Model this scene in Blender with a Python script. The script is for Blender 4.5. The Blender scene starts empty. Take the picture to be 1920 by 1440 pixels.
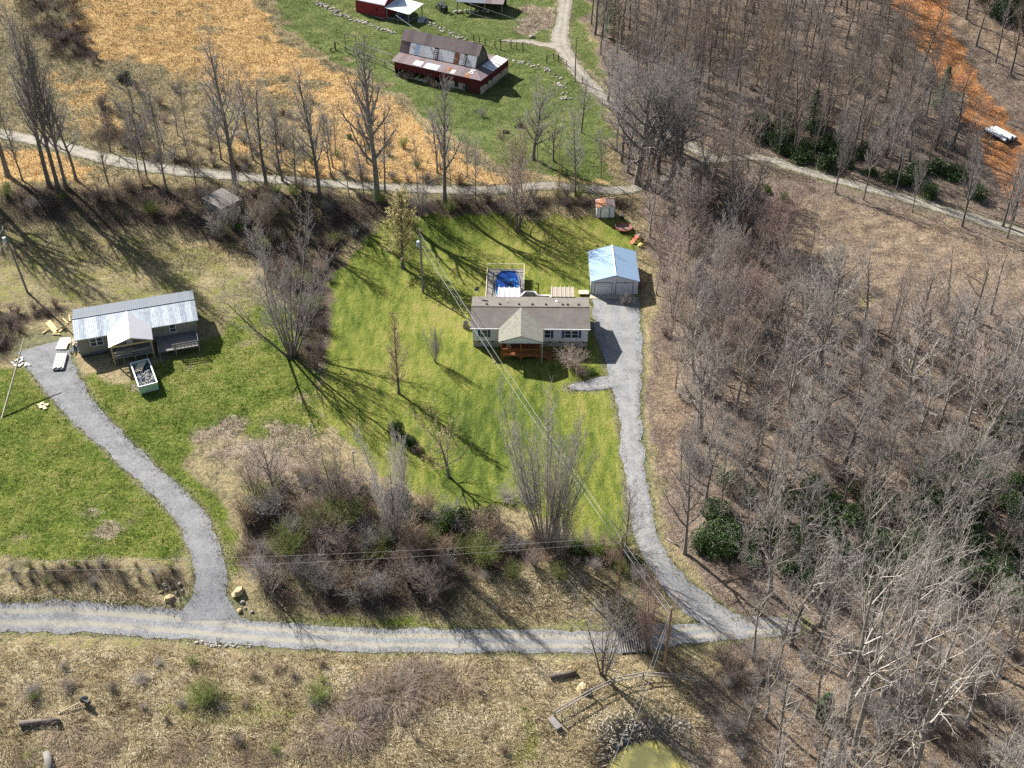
import bpy, math, random
import numpy as np
from mathutils import Vector, Matrix, noise as mnoise
PI = math.pi
R = math.radians
sc = bpy.context.scene
C = sc.collection

# ------------------------------------------------------------------ camera, sky, sun, exposure
CAM_H, PITCH, FPX = 105.0, R(38), 2265.0
cam = bpy.data.cameras.new('camera'); cam.sensor_width = 36; cam.lens = FPX / 1920 * 36
cam.clip_start = 1; cam.clip_end = 6000
co = bpy.data.objects.new('camera', cam); C.objects.link(co)
co.location = (0, 0, CAM_H); co.rotation_euler = (R(90) - PITCH, 0, 0)
sc.camera = co
SUN_EL, SUN_AZ = 34.5, -44.5          # azimuth clockwise from +Y
w = bpy.data.worlds.new('World'); sc.world = w; w.use_nodes = True
nt = w.node_tree
sky = nt.nodes.new('ShaderNodeTexSky'); sky.sky_type = 'NISHITA'; sky.sun_disc = False
sky.sun_elevation = R(SUN_EL); sky.sun_rotation = R(SUN_AZ)
sky.air_density = 1.0; sky.dust_density = 1.5; sky.ozone_density = 1.2
bg = nt.nodes['Background']; bg.inputs['Strength'].default_value = 0.052
nt.links.new(sky.outputs[0], bg.inputs[0])
sl = bpy.data.lights.new('sun', 'SUN'); sl.energy = 5.0; sl.angle = R(0.5); sl.color = (1.0, 0.965, 0.90)
so = bpy.data.objects.new('sun', sl); C.objects.link(so)
sdir = Vector((math.sin(R(SUN_AZ)) * math.cos(R(SUN_EL)), math.cos(R(SUN_AZ)) * math.cos(R(SUN_EL)), math.sin(R(SUN_EL))))
so.rotation_euler = sdir.to_track_quat('Z', 'Y').to_euler()
so.location = (-60, 200, 90)
sc.view_settings.view_transform = 'Standard'; sc.view_settings.look = 'None'
sc.view_settings.exposure = 1.2; sc.view_settings.gamma = 1
sc.cycles.max_bounces = 4; sc.cycles.diffuse_bounces = 2; sc.cycles.glossy_bounces = 2
sc.cycles.transparent_max_bounces = 4
sc.cycles.use_denoising = False

# ------------------------------------------------------------------ terrain height
def S(t):
    t = np.clip(t, 0, 1); return t * t * (3 - 2 * t)
POND = (14.2, 73.2)
def height(x, y):
    x = np.asarray(x, float); y = np.asarray(y, float)
    z = -1.5 * S((101 - y) / 10) - 1.3 * S((84 - y) / 14)
    z = z + 8.0 * S((-x - 30) / 80) * S((y - 195) / 80)
    z = z + 15 * S((x - 35) / 75) * S((y - 195) / 85)
    z = z + 3.0 * S((y - 171) / 14) * S((24 - x) / 20) * (1 - S((y - 196) / 24))
    z = z + 60 * S((np.abs(x) - 180) / 600) + 50 * S((y - 330) / 700)
    z = z + .12 * np.sin(x * .11 + 1.3) * np.cos(y * .13) + .07 * np.sin(x * .31 + y * .17)
    d = np.hypot((x - POND[0]) / 1.0, (y - POND[1]) / 1.15)
    z = z - 1.5 * (1 - S((d - 3.4) / 3.4))
    return z
def hz(x, y): return float(height(x, y))
cP, sP = math.cos(PITCH), math.sin(PITCH)
def at(px, py, up=0.0):
    """world point where the sight line through a photo pixel meets the ground (raised by up)"""
    a = (px - 960) / FPX; b = (720 - py) / FPX
    d = (a, cP + b * sP, -sP + b * cP)
    t = (CAM_H - up) / -d[2] if d[2] < -.05 else 900
    for _ in range(14):
        z = hz(d[0] * t, d[1] * t) + up
        t2 = (z - CAM_H) / min(d[2], -.05)
        t = .5 * (t + t2)
    return Vector((d[0] * t, d[1] * t, CAM_H + d[2] * t))
def proj(x, y, z):
    f = y * cP - (z - CAM_H) * sP
    u = y * sP + (z - CAM_H) * cP
    return 960 + FPX * x / f, 720 - FPX * u / f
def hgt(base, py):
    """height of a vertical thing standing at base whose top is seen at photo row py"""
    b = (720 - py) / FPX
    return CAM_H + base.y * (-sP + b * cP) / (cP + b * sP) - base.z

# ------------------------------------------------------------------ object helpers
def tag(o, label=None, cat=None, group=None, kind=None):
    if label: o['label'] = label
    if cat: o['category'] = cat
    if group: o['group'] = group
    if kind: o['kind'] = kind
    return o
def empty(name, loc, rz=0, label=None, cat=None, group=None):
    o = bpy.data.objects.new(name, None); C.objects.link(o)
    o.location = loc; o.rotation_euler = (0, 0, rz); o.empty_display_size = .3
    return tag(o, label, cat, group)
class G:
    def __init__(s): s.v = []; s.f = []
    def add(s, vs, fs):
        n = len(s.v); s.v += [tuple(v) for v in vs]; s.f += [tuple(i + n for i in f) for f in fs]; return s
    def box(s, x0, x1, y0, y1, z0, z1):
        return s.add([(x0, y0, z0), (x1, y0, z0), (x1, y1, z0), (x0, y1, z0), (x0, y0, z1), (x1, y0, z1), (x1, y1, z1), (x0, y1, z1)],
                     [(3, 2, 1, 0), (4, 5, 6, 7), (0, 1, 5, 4), (1, 2, 6, 5), (2, 3, 7, 6), (3, 0, 4, 7)])
    def poly(s, *p): return s.add(p, [tuple(range(len(p)))])
    def slab(s, pts, th=.12):
        n = len(pts); vs = list(pts) + [(p[0], p[1], p[2] - th) for p in pts]
        fs = [tuple(range(n)), tuple(range(2 * n - 1, n - 1, -1))] + [(i, i + n, (i + 1) % n + n, (i + 1) % n) for i in range(n)]
        return s.add(vs, fs)
    def bar(s, p, q, w, h=None):
        p = Vector(p); q = Vector(q); h = h or w; d = (q - p).normalized()
        up = Vector((0, 0, 1)) if abs(d.z) < .95 else Vector((0, 1, 0))
        a = d.cross(up).normalized() * w / 2; b = a.normalized().cross(d) * h / 2
        return s.add([p - a - b, p + a - b, p + a + b, p - a + b, q - a - b, q + a - b, q + a + b, q - a + b],
                     [(3, 2, 1, 0), (4, 5, 6, 7), (0, 1, 5, 4), (1, 2, 6, 5), (2, 3, 7, 6), (3, 0, 4, 7)])
    def tube(s, pts, rads, n=8, cap=True):
        pts = [Vector(p) for p in pts]; vs = []; fs = []
        for i, p in enumerate(pts):
            d = (pts[min(i + 1, len(pts) - 1)] - pts[max(i - 1, 0)]).normalized()
            a = d.orthogonal().normalized() if abs(d.z) < .9 else Vector((1, 0, 0)).cross(d).normalized()
            if i and a.dot(pa) < 0: a = -a
            pa = a; b = d.cross(a)
            r = rads[i] if isinstance(rads, (list, tuple)) else rads
            for k in range(n):
                t = 2 * PI * k / n; vs.append(p + (a * math.cos(t) + b * math.sin(t)) * r)
        for i in range(len(pts) - 1):
            for k in range(n):
                k2 = (k + 1) % n; fs.append((i * n + k, i * n + k2, (i + 1) * n + k2, (i + 1) * n + k))
        if cap: fs += [tuple(range(n - 1, -1, -1)), tuple(range((len(pts) - 1) * n, len(pts) * n))]
        return s.add(vs, fs)
    def rock(s, c, r, rng, sq=.65):
        vs = []; fs = []; nu, nv = 7, 5; ph = rng.random() * 9
        ax = (rng.uniform(.75, 1.3), rng.uniform(.7, 1.1), sq)
        for j in range(nv + 1):
            for i in range(nu):
                a = 2 * PI * i / nu + j * .3; b = PI * j / nv
                k = r * (1 + .55 * mnoise.noise(Vector((math.cos(a) * math.sin(b) * 1.7 + ph, math.sin(a) * math.sin(b) * 1.7 + c[0], math.cos(b) * 1.7 + c[1]))))
                vs.append((c[0] + ax[0] * k * math.sin(b) * math.cos(a), c[1] + ax[1] * k * math.sin(b) * math.sin(a), c[2] + ax[2] * k * math.cos(b)))
        for j in range(nv):
            for i in range(nu):
                i2 = (i + 1) % nu; fs.append((j * nu + i, (j + 1) * nu + i, (j + 1) * nu + i2, j * nu + i2))
        return s.add(vs, fs)
    def build(s, name, m, parent=None, smooth=False, loc=None):
        me = bpy.data.meshes.new(name); me.from_pydata(s.v, [], s.f); me.validate(); me.update()
        if smooth: me.polygons.foreach_set('use_smooth', [True] * len(me.polygons))
        me.materials.append(m)
        o = bpy.data.objects.new(name, me); C.objects.link(o)
        if parent: o.parent = parent
        if loc is not None: o.location = loc
        return o
def npmesh(name, V, Fq, m, cols=None, tri=True, smooth=False):
    k = 3 if tri else 4
    me = bpy.data.meshes.new(name); V = np.asarray(V, np.float32); Fq = np.asarray(Fq, np.int32)
    me.vertices.add(len(V)); me.vertices.foreach_set('co', V.ravel())
    me.loops.add(Fq.size); me.loops.foreach_set('vertex_index', Fq.ravel())
    me.polygons.add(len(Fq)); me.polygons.foreach_set('loop_start', np.arange(len(Fq), dtype=np.int32) * k)
    me.polygons.foreach_set('loop_total', np.full(len(Fq), k, np.int32))
    if smooth: me.polygons.foreach_set('use_smooth', np.ones(len(Fq), bool))
    me.update(calc_edges=True)
    if cols:
        for n, a in cols.items():
            at_ = me.color_attributes.new(n, 'FLOAT_COLOR', 'POINT')
            c4 = np.ones((len(V), 4), np.float32); c4[:, :a.shape[1]] = a
            at_.data.foreach_set('color', c4.ravel())
    me.materials.append(m)
    return me

# ------------------------------------------------------------------ materials
class N:
    def __init__(s, name):
        s.m = bpy.data.materials.new(name); s.m.use_nodes = True; s.t = s.m.node_tree
        s.b = s.t.nodes['Principled BSDF']; s.b.inputs['Roughness'].default_value = .85
        s.b.inputs['Specular IOR Level'].default_value = .2
    def n(s, ty, **k):
        x = s.t.nodes.new('ShaderNode' + ty)
        for a, b in k.items(): setattr(x, a, b)
        return x
    def l(s, a, b): s.t.links.new(a, b)
    def coord(s, obj=True, scale=None):
        tc = s.n('TexCoord'); o = tc.outputs['Object']
        if scale:
            mp = s.n('Mapping'); mp.inputs['Scale'].default_value = scale; s.l(o, mp.inputs[0]); o = mp.outputs[0]
        return o
    def noise(s, co, scale, det=4, rough=.6, dist=0):
        x = s.n('TexNoise'); x.inputs['Scale'].default_value = scale; x.inputs['Detail'].default_value = det
        x.inputs['Roughness'].default_value = rough; x.inputs['Distortion'].default_value = dist
        s.l(co, x.inputs['Vector']); return x.outputs[0]
    def math(s, op, a, b=None, c=None):
        x = s.n('Math', operation=op)
        for i, q in enumerate((a, b, c)):
            if q is None: continue
            if isinstance(q, (int, float)): x.inputs[i].default_value = q
            else: s.l(q, x.inputs[i])
        return x.outputs[0]
    def ramp(s, fac, stops):
        x = s.n('ValToRGB'); e = x.color_ramp.elements
        while len(e) < len(stops): e.new(.5)
        for i, (p, c) in enumerate(stops): e[i].position = p; e[i].color = (*c, 1)
        s.l(fac, x.inputs[0]); return x.outputs[0]
    def mix(s, fac, a, b, mode='MIX'):
        x = s.n('Mix', data_type='RGBA', blend_type=mode)
        for i, q in ((0, fac), (6, a), (7, b)):
            if isinstance(q, (int, float)): x.inputs[i].default_value = q
            elif isinstance(q, tuple): x.inputs[i].default_value = (*q, 1)
            else: s.l(q, x.inputs[i])
        return x.outputs[2]
    def bump(s, h, strength=.5, dist=.1):
        x = s.n('Bump'); x.inputs['Strength'].default_value = strength; x.inputs['Distance'].default_value = dist
        s.l(h, x.inputs['Height']); s.l(x.outputs[0], s.b.inputs['Normal'])
    def col(s, c):
        if isinstance(c, tuple): s.b.inputs['Base Color'].default_value = (*c, 1)
        else: s.l(c, s.b.inputs['Base Color'])
def simple(name, c, rough=.8, var=.25, sc_=3., metal=0, bump=.0, c2=None, stretch=None, spec=.25):
    x = N(name); o = x.coord(scale=stretch); n = x.noise(o, sc_, 5, .65)
    c2 = c2 or tuple(k * (1 - var) for k in c)
    hi = tuple(min(1, k * (1 + var * .5)) for k in c)
    x.col(x.ramp(n, [(.3, c2), (.5, c), (.72, hi)]))
    x.b.inputs['Roughness'].default_value = rough; x.b.inputs['Metallic'].default_value = metal
    x.b.inputs['Specular IOR Level'].default_value = spec
    if bump: x.bump(n, bump, .03)
    return x.m
def ribbed(name, c, c2, axis=0, pitch=.3, rough=.45, metal=0., stain=.0, stainc=(.3, .1, .05), width=.12, blot=.5, line=.6):
    """sheet material with ribs or laps repeating along an object axis"""
    x = N(name); o = x.coord(); sep = x.n('SeparateXYZ'); x.l(o, sep.inputs[0])
    v = x.math('DIVIDE', sep.outputs[axis], pitch); fr = x.math('FRACT', v)
    rib = x.math('LESS_THAN', fr, width)
    cell = x.math('FLOOR', x.math('DIVIDE', v, 3)); wn = x.n('TexWhiteNoise', noise_dimensions='1D'); x.l(cell, wn.inputs['W'])
    st = [1.2, 1.2, 1.2]; st[axis] = 3.
    mp = x.n('Mapping'); mp.inputs['Scale'].default_value = st; x.l(o, mp.inputs[0])
    n = x.noise(mp.outputs[0], 1.3, 6, .65); n2 = x.noise(o, .9, 4, .6)
    f = x.math('ADD', x.math('MULTIPLY', n, .7), x.math('MULTIPLY', wn.outputs[0], .3 * blot))
    cc = x.ramp(f, [(.3, c2), (.62, c)])
    if stain: cc = x.mix(x.ramp(n2, [(.62 - stain * .3, (0, 0, 0)), (.72 - stain * .3, (1, 1, 1))]), cc, stainc)
    cc = x.mix(rib, cc, x.mix(1., cc, (line, line, line), 'MULTIPLY'))
    x.col(cc); x.b.inputs['Roughness'].default_value = rough; x.b.inputs['Metallic'].default_value = metal
    x.bump(rib, .5, .02)
    return x.m
M = {}
M['shingle'] = None
def shingle():
    x = N('shingle'); o = x.coord(); br = x.n('TexBrick'); mp = x.n('Mapping'); x.l(o, mp.inputs[0])
    x.l(mp.outputs[0], br.inputs[0]); br.inputs['Scale'].default_value = 1; br.inputs['Brick Width'].default_value = .9
    br.inputs['Row Height'].default_value = .15; br.inputs['Mortar Size'].default_value = .012
    br.inputs['Color1'].default_value = (.15, .132, .118, 1); br.inputs['Color2'].default_value = (.19, .168, .15, 1); br.inputs['Mortar'].default_value = (.08, .07, .07, 1)
    n = x.noise(o, .5, 6, .7); n2 = x.noise(x.coord(scale=(1.2, .25, 1)), 1.2, 5, .7)
    c = x.mix(x.ramp(n, [(.35, (0, 0, 0)), (.7, (.7, .7, .7))]), br.outputs[0], (.23, .205, .18))
    c = x.mix(x.ramp(n2, [(.5, (0, 0, 0)), (.75, (.5, .5, .5))]), c, (.10, .095, .09)); x.col(c)
    x.b.inputs['Roughness'].default_value = .95; x.bump(x.noise(o, 12, 2), .4, .02); return x.m
M['shingle'] = shingle()
M['shingle_pale'] = simple('shingle_pale', (.21, .205, .17), .95, .35, 2.2, c2=(.14, .135, .115), bump=.4)
M['siding_white'] = ribbed('siding_white', (.86, .86, .86), (.80, .80, .81), 2, .2, .5, width=.1, line=.75)
M['siding_tan'] = ribbed('siding_tan', (.30, .27, .22), (.25, .23, .19), 2, .18, .6, width=.12, line=.7)
M['siding_blue'] = ribbed('siding_blue', (.22, .30, .42), (.14, .19, .27), 2, .2, .7, width=.12, stain=.5, stainc=(.16, .15, .14))
M['siding_grey'] = ribbed('siding_grey', (.20, .18, .165), (.12, .11, .10), 2, .2, .9, width=.12)
M['metal_wall'] = ribbed('metal_wall', (.72, .75, .8), (.62, .65, .7), 0, .3, .4, width=.1, line=.8)
M['metal_wall_side'] = ribbed('metal_wall_side', (.72, .75, .8), (.62, .65, .7), 1, .3, .4, width=.1, line=.8)
M['metal_blue'] = ribbed('metal_blue', (.27, .38, .53), (.25, .355, .50), 1, .95, .35, metal=.15, width=.04, line=.78)
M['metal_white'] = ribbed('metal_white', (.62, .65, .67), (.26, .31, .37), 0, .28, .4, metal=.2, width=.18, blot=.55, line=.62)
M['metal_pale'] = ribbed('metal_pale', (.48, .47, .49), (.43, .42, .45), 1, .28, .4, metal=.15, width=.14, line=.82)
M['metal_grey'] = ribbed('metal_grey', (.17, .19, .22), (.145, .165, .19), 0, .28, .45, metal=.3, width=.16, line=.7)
M['rust_roof'] = ribbed('rust_roof', (.21, .165, .17), (.13, .095, .10), 0, .45, .7, width=.2, stain=.15, stainc=(.22, .12, .09), blot=1.4, line=.7)
M['sheet_white'] = ribbed('sheet_white', (.88, .89, .88), (.72, .74, .74), 0, .4, .5, width=.12, stain=.25, stainc=(.45, .42, .4), blot=1.3, line=.75)
M['sheet_blue'] = ribbed('sheet_blue', (.36, .50, .70), (.5, .62, .76), 0, .4, .5, width=.12, line=.8)
M['sheet_rust'] = ribbed('sheet_rust', (.36, .15, .07), (.2, .09, .05), 0, .4, .8, width=.12, stain=.3, stainc=(.5, .42, .36))
M['red_board'] = ribbed('red_board', (.16, .032, .032), (.09, .02, .022), 0, .25, .85, width=.1, stain=.2, stainc=(.10, .03, .03), line=.5)
M['red_lap'] = ribbed('red_lap', (.32, .045, .045), (.22, .03, .035), 2, .45, .7, width=.13, line=2.0)
M['block'] = simple('block', (.47, .44, .38), .95, .3, 1.3, c2=(.3, .27, .22), bump=.3)
M['dark_wood'] = simple('dark_wood', (.06, .05, .045), .9, .4, 4)
M['wood_orange'] = simple('wood_orange', (.30, .115, .045), .75, .3, 4)
M['wood_new'] = simple('wood_new', (.55, .40, .20), .7, .25, 3)
M['wood_grey'] = simple('wood_grey', (.27, .25, .23), .9, .35, 4, c2=(.16, .15, .14))
M['wood_pale'] = simple('wood_pale', (.55, .47, .34), .85, .3, 3)
M['deck_board'] = ribbed('deck_board', (.30, .275, .25), (.2, .185, .17), 0, .15, .9, width=.12, line=.5)
M['trim_white'] = simple('trim_white', (.8, .8, .8), .5, .06)
M['glass'] = None
g_ = N('glass'); g_.col((.035, .05, .065)); g_.b.inputs['Roughness'].default_value = .12; g_.b.inputs['Specular IOR Level'].default_value = .6; M['glass'] = g_.m
M['shutter'] = simple('shutter', (.035, .09, .23), .6, .1)
M['door_panel'] = ribbed('door_panel', (.68, .71, .76), (.63, .66, .7), 2, .52, .45, width=.05, line=.8)
M['black'] = simple('black', (.02, .02, .022), .6, .2)
M['concrete'] = simple('concrete', (.42, .37, .30), .9, .2, 2)
M['pool_water'] = None
pw = N('pool_cover'); o_ = pw.coord(); n_ = pw.noise(o_, .55, 3, .5, .8); n3_ = pw.n('TexVoronoi', feature='DISTANCE_TO_EDGE'); n3_.inputs['Scale'].default_value = .8; pw.l(pw.mix(.25, o_, n_), n3_.inputs[0])
sp_ = pw.n('SeparateXYZ'); pw.l(o_, sp_.inputs[0])
wt = pw.math('ADD', n_, pw.math('MULTIPLY', sp_.outputs[1], -.09))
cr = pw.ramp(wt, [(.47, (.012, .055, .24)), (.50, (.03, .19, .42)), (.75, (.12, .40, .62))])
pw.col(pw.mix(pw.math('MULTIPLY', pw.math('GREATER_THAN', wt, .515), pw.ramp(n3_.outputs[0], [(.0, (.5, .5, .5)), (.05, (0, 0, 0))])), cr, (.12, .38, .7))); pw.b.inputs['Roughness'].default_value = .25
M['pool_cover'] = pw.m
M['stripe_cloth'] = ribbed('stripe_cloth', (.72, .66, .72), (.66, .6, .66), 1, .42, .8, width=.4, line=.42)
M['reed'] = ribbed('reed', (.42, .37, .31), (.36, .31, .26), 1, .12, .9, width=.3, line=.8)
M['dumpster'] = simple('dumpster', (.40, .56, .40), .55, .15, 2)
M['debris_dark'] = simple('debris_dark', (.12, .14, .17), .8, .6, 2, c2=(.03, .035, .05))
M['debris_white'] = simple('debris_white', (.50, .50, .48), .8, .3, 4)
M['bark'] = None
def bark(name, c, v=.35):
    x = N(name); o = x.coord(); n = x.noise(o, 2.5, 5, .7)
    oi = x.n('ObjectInfo'); k = x.math('MULTIPLY_ADD', oi.outputs['Random'], .5, .75)
    cc = x.ramp(n, [(.3, tuple(q * (1 - v) for q in c)), (.65, tuple(q * (1 + v) for q in c))])
    mm = x.n('Mix', data_type='RGBA', blend_type='MULTIPLY'); mm.inputs[0].default_value = 1
    x.l(cc, mm.inputs[6]); cb = x.n('CombineColor'); [x.l(k, cb.inputs[i]) for i in range(3)]; x.l(cb.outputs[0], mm.inputs[7])
    x.col(mm.outputs[2]); x.b.inputs['Roughness'].default_value = .9; return x.m
M['bark'] = bark('bark', (0.172, 0.155, 0.138))
M['bark_pale'] = bark('bark_pale', (.235, .215, .19))
M['twig_grey'] = bark('twig_grey', (0.253, 0.230, 0.213))
M['twig_pale'] = bark('twig_pale', (.30, .27, .24))
M['twig_purple'] = bark('twig_purple', (.26, .205, .175))
M['twig_red'] = bark('twig_red', (0.250, 0.171, 0.148))
M['twig_tan'] = bark('twig_tan', (.34, .27, .12))
M['twig_brown'] = bark('twig_brown', (0.276, 0.207, 0.149))
M['twig_olive'] = bark('twig_olive', (.17, .20, .06))
M['twig_dark'] = bark('twig_dark', (.14, .112, .10))
def leafm(name, a, b, c, rough=.5):
    x = N(name); o = x.coord(); n = x.noise(o, 3.5, 3, .7); x.col(x.ramp(n, [(.3, a), (.5, b), (.7, c)]))
    x.b.inputs['Roughness'].default_value = rough; x.b.inputs['Specular IOR Level'].default_value = .35; return x.m
M['leaf_green'] = leafm('leaf_green', (.02, .045, .012), (.045, .085, .02), (.09, .14, .035))
M['leaf_bright'] = leafm('leaf_bright', (.06, .12, .01), (.12, .22, .02), (.2, .32, .04))
M['leaf_tan'] = leafm('leaf_tan', (.2, .12, .05), (.38, .26, .12), (.5, .38, .18), .8)
M['leaf_bud'] = leafm('leaf_bud', (.17, .14, .05), (.30, .26, .09), (.42, .36, .14), .8)
M['leaf_pine'] = leafm('leaf_pine', (.012, .03, .012), (.03, .06, .02), (.055, .09, .03), .7)
def attr_mat(name, rough=.9):
    x = N(name); a = x.n('Attribute'); a.attribute_name = 'col'; x.l(a.outputs[0], x.b.inputs['Base Color'])
    x.b.inputs['Roughness'].default_value = rough; x.b.inputs['Specular IOR Level'].default_value = .1; return x.m
M['tuft'] = attr_mat('tuft')
M['rock'] = simple('rock', (.36, .33, .28), .95, .4, 1.5, c2=(.2, .18, .15))
M['rock_tan'] = simple('rock_tan', (.50, .38, .22), .95, .3, 1.5)
M['pole_wood'] = simple('pole_wood', (.30, .20, .13), .9, .25, 2)
M['pole_grey'] = simple('pole_grey', (.22, .20, .18), .9, .25, 2)
M['wire'] = simple('wire', (.55, .56, .58), .4, .1, metal=.4)
M['wire_grey'] = simple('wire_grey', (.3, .3, .31), .5, .1)
M['wire_dark'] = simple('wire_dark', (.12, .12, .13), .5, .1)
M['transformer'] = simple('transformer', (.45, .52, .6), .4, .15)
M['orange_toy'] = simple('orange_toy', (.6, .09, .03), .5, .2)
M['yellow_toy'] = simple('yellow_toy', (.6, .45, .15), .5, .1)
M['pink_toy'] = simple('pink_toy', (.6, .5, .62), .5, .1)
M['blue_tarp'] = simple('blue_tarp', (.05, .09, .25), .5, .4)
M['tractor'] = simple('tractor', (.03, .03, .035), .6, .3)

# ------------------------------------------------------------------ ground regions (outlines, traced once and laid on the land)
def road_pts(px): return [at(*p[:2]) for p in px]
ROADS = {
 'gravel_road': dict(p=[(-260, 1158), (-40, 1156), (120, 1158), (330, 1172), (560, 1193), (800, 1202), (1000, 1203), (1180, 1201), (1330, 1183), (1440, 1176), (1500, 1174)], w=[4.2, 4.2, 4.2, 4.0, 3.5, 3.2, 3.1, 3.1, 3.2, 2.8, 1.6]),
 'gravel_drive_west': dict(p=[(78, 648), (105, 700), (150, 765), (215, 830), (284, 896), (350, 958), (381, 1020), (394, 1078), (393, 1120), (388, 1164)], w=[7.2, 5.6, 4.2, 3.5, 3.3, 3.4, 3.5, 3.6, 4.2, 8.0]),
 'gravel_drive_east': dict(p=[(1155, 562), (1157, 600), (1163, 650), (1172, 705), (1178, 760), (1184, 820), (1191, 880), (1198, 940), (1212, 1010), (1243, 1068), (1290, 1118), (1340, 1158), (1400, 1180)], w=[7.4, 7.0, 6.2, 5.0, 3.4, 2.9, 2.8, 2.8, 2.8, 3.0, 3.3, 3.6, 3.0]),
 'drive_spur': dict(p=[(1068, 728), (1110, 722), (1150, 716), (1175, 712)], w=[1.0, 2.4, 3.0, 3.2]),
 'upper_gravel_road': dict(p=[(-240, 205), (-60, 240), (90, 268), (200, 298), (320, 318), (480, 334), (700, 350), (900, 357), (1140, 357), (1230, 340), (1320, 305), (1420, 296), (1500, 318), (1600, 346), (1740, 384), (1930, 440), (2100, 490)], w=[4.2, 4.0, 3.8, 3.6, 3.4, 2.8, 2.7, 2.7, 2.6, 2.2, 2.2, 2.3, 2.5, 2.6, 2.8, 3, 3]),
 'farm_lane': dict(p=[(1066, -60), (1060, 0), (1055, 40), (1050, 76), (1064, 105), (1088, 140), (1130, 180), (1190, 222), (1270, 262), (1340, 298)], w=[3.2, 3.2, 3.2, 4.2, 3.4, 3.2, 3.0, 2.8, 2.8, 2.6]),
 'farm_lane_branch': dict(p=[(1052, 88), (1020, 84), (985, 78), (940, 76)], w=[3.4, 2.6, 2.0, 1.0]),
}
def spline(P, W, step=.8):
    out = []; n = len(P)
    for i in range(n - 1):
        p0, p1, p2, p3 = P[max(i - 1, 0)], P[i], P[i + 1], P[min(i + 2, n - 1)]
        m = max(2, int((p2 - p1).length / step))
        for k in range(m):
            t = k / m
            q = .5 * ((2 * p1) + (p2 - p0) * t + (2 * p0 - 5 * p1 + 4 * p2 - p3) * t * t + (3 * p1 - p0 - 3 * p2 + p3) * t ** 3)
            out.append((q.x, q.y, W[i] * (1 - t) + W[i + 1] * t))
    out.append((P[-1].x, P[-1].y, W[-1])); return out
for k, r in ROADS.items(): r['s'] = spline([Vector((p.x, p.y, 0)) for p in road_pts(r['p'])], r['w'])

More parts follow.
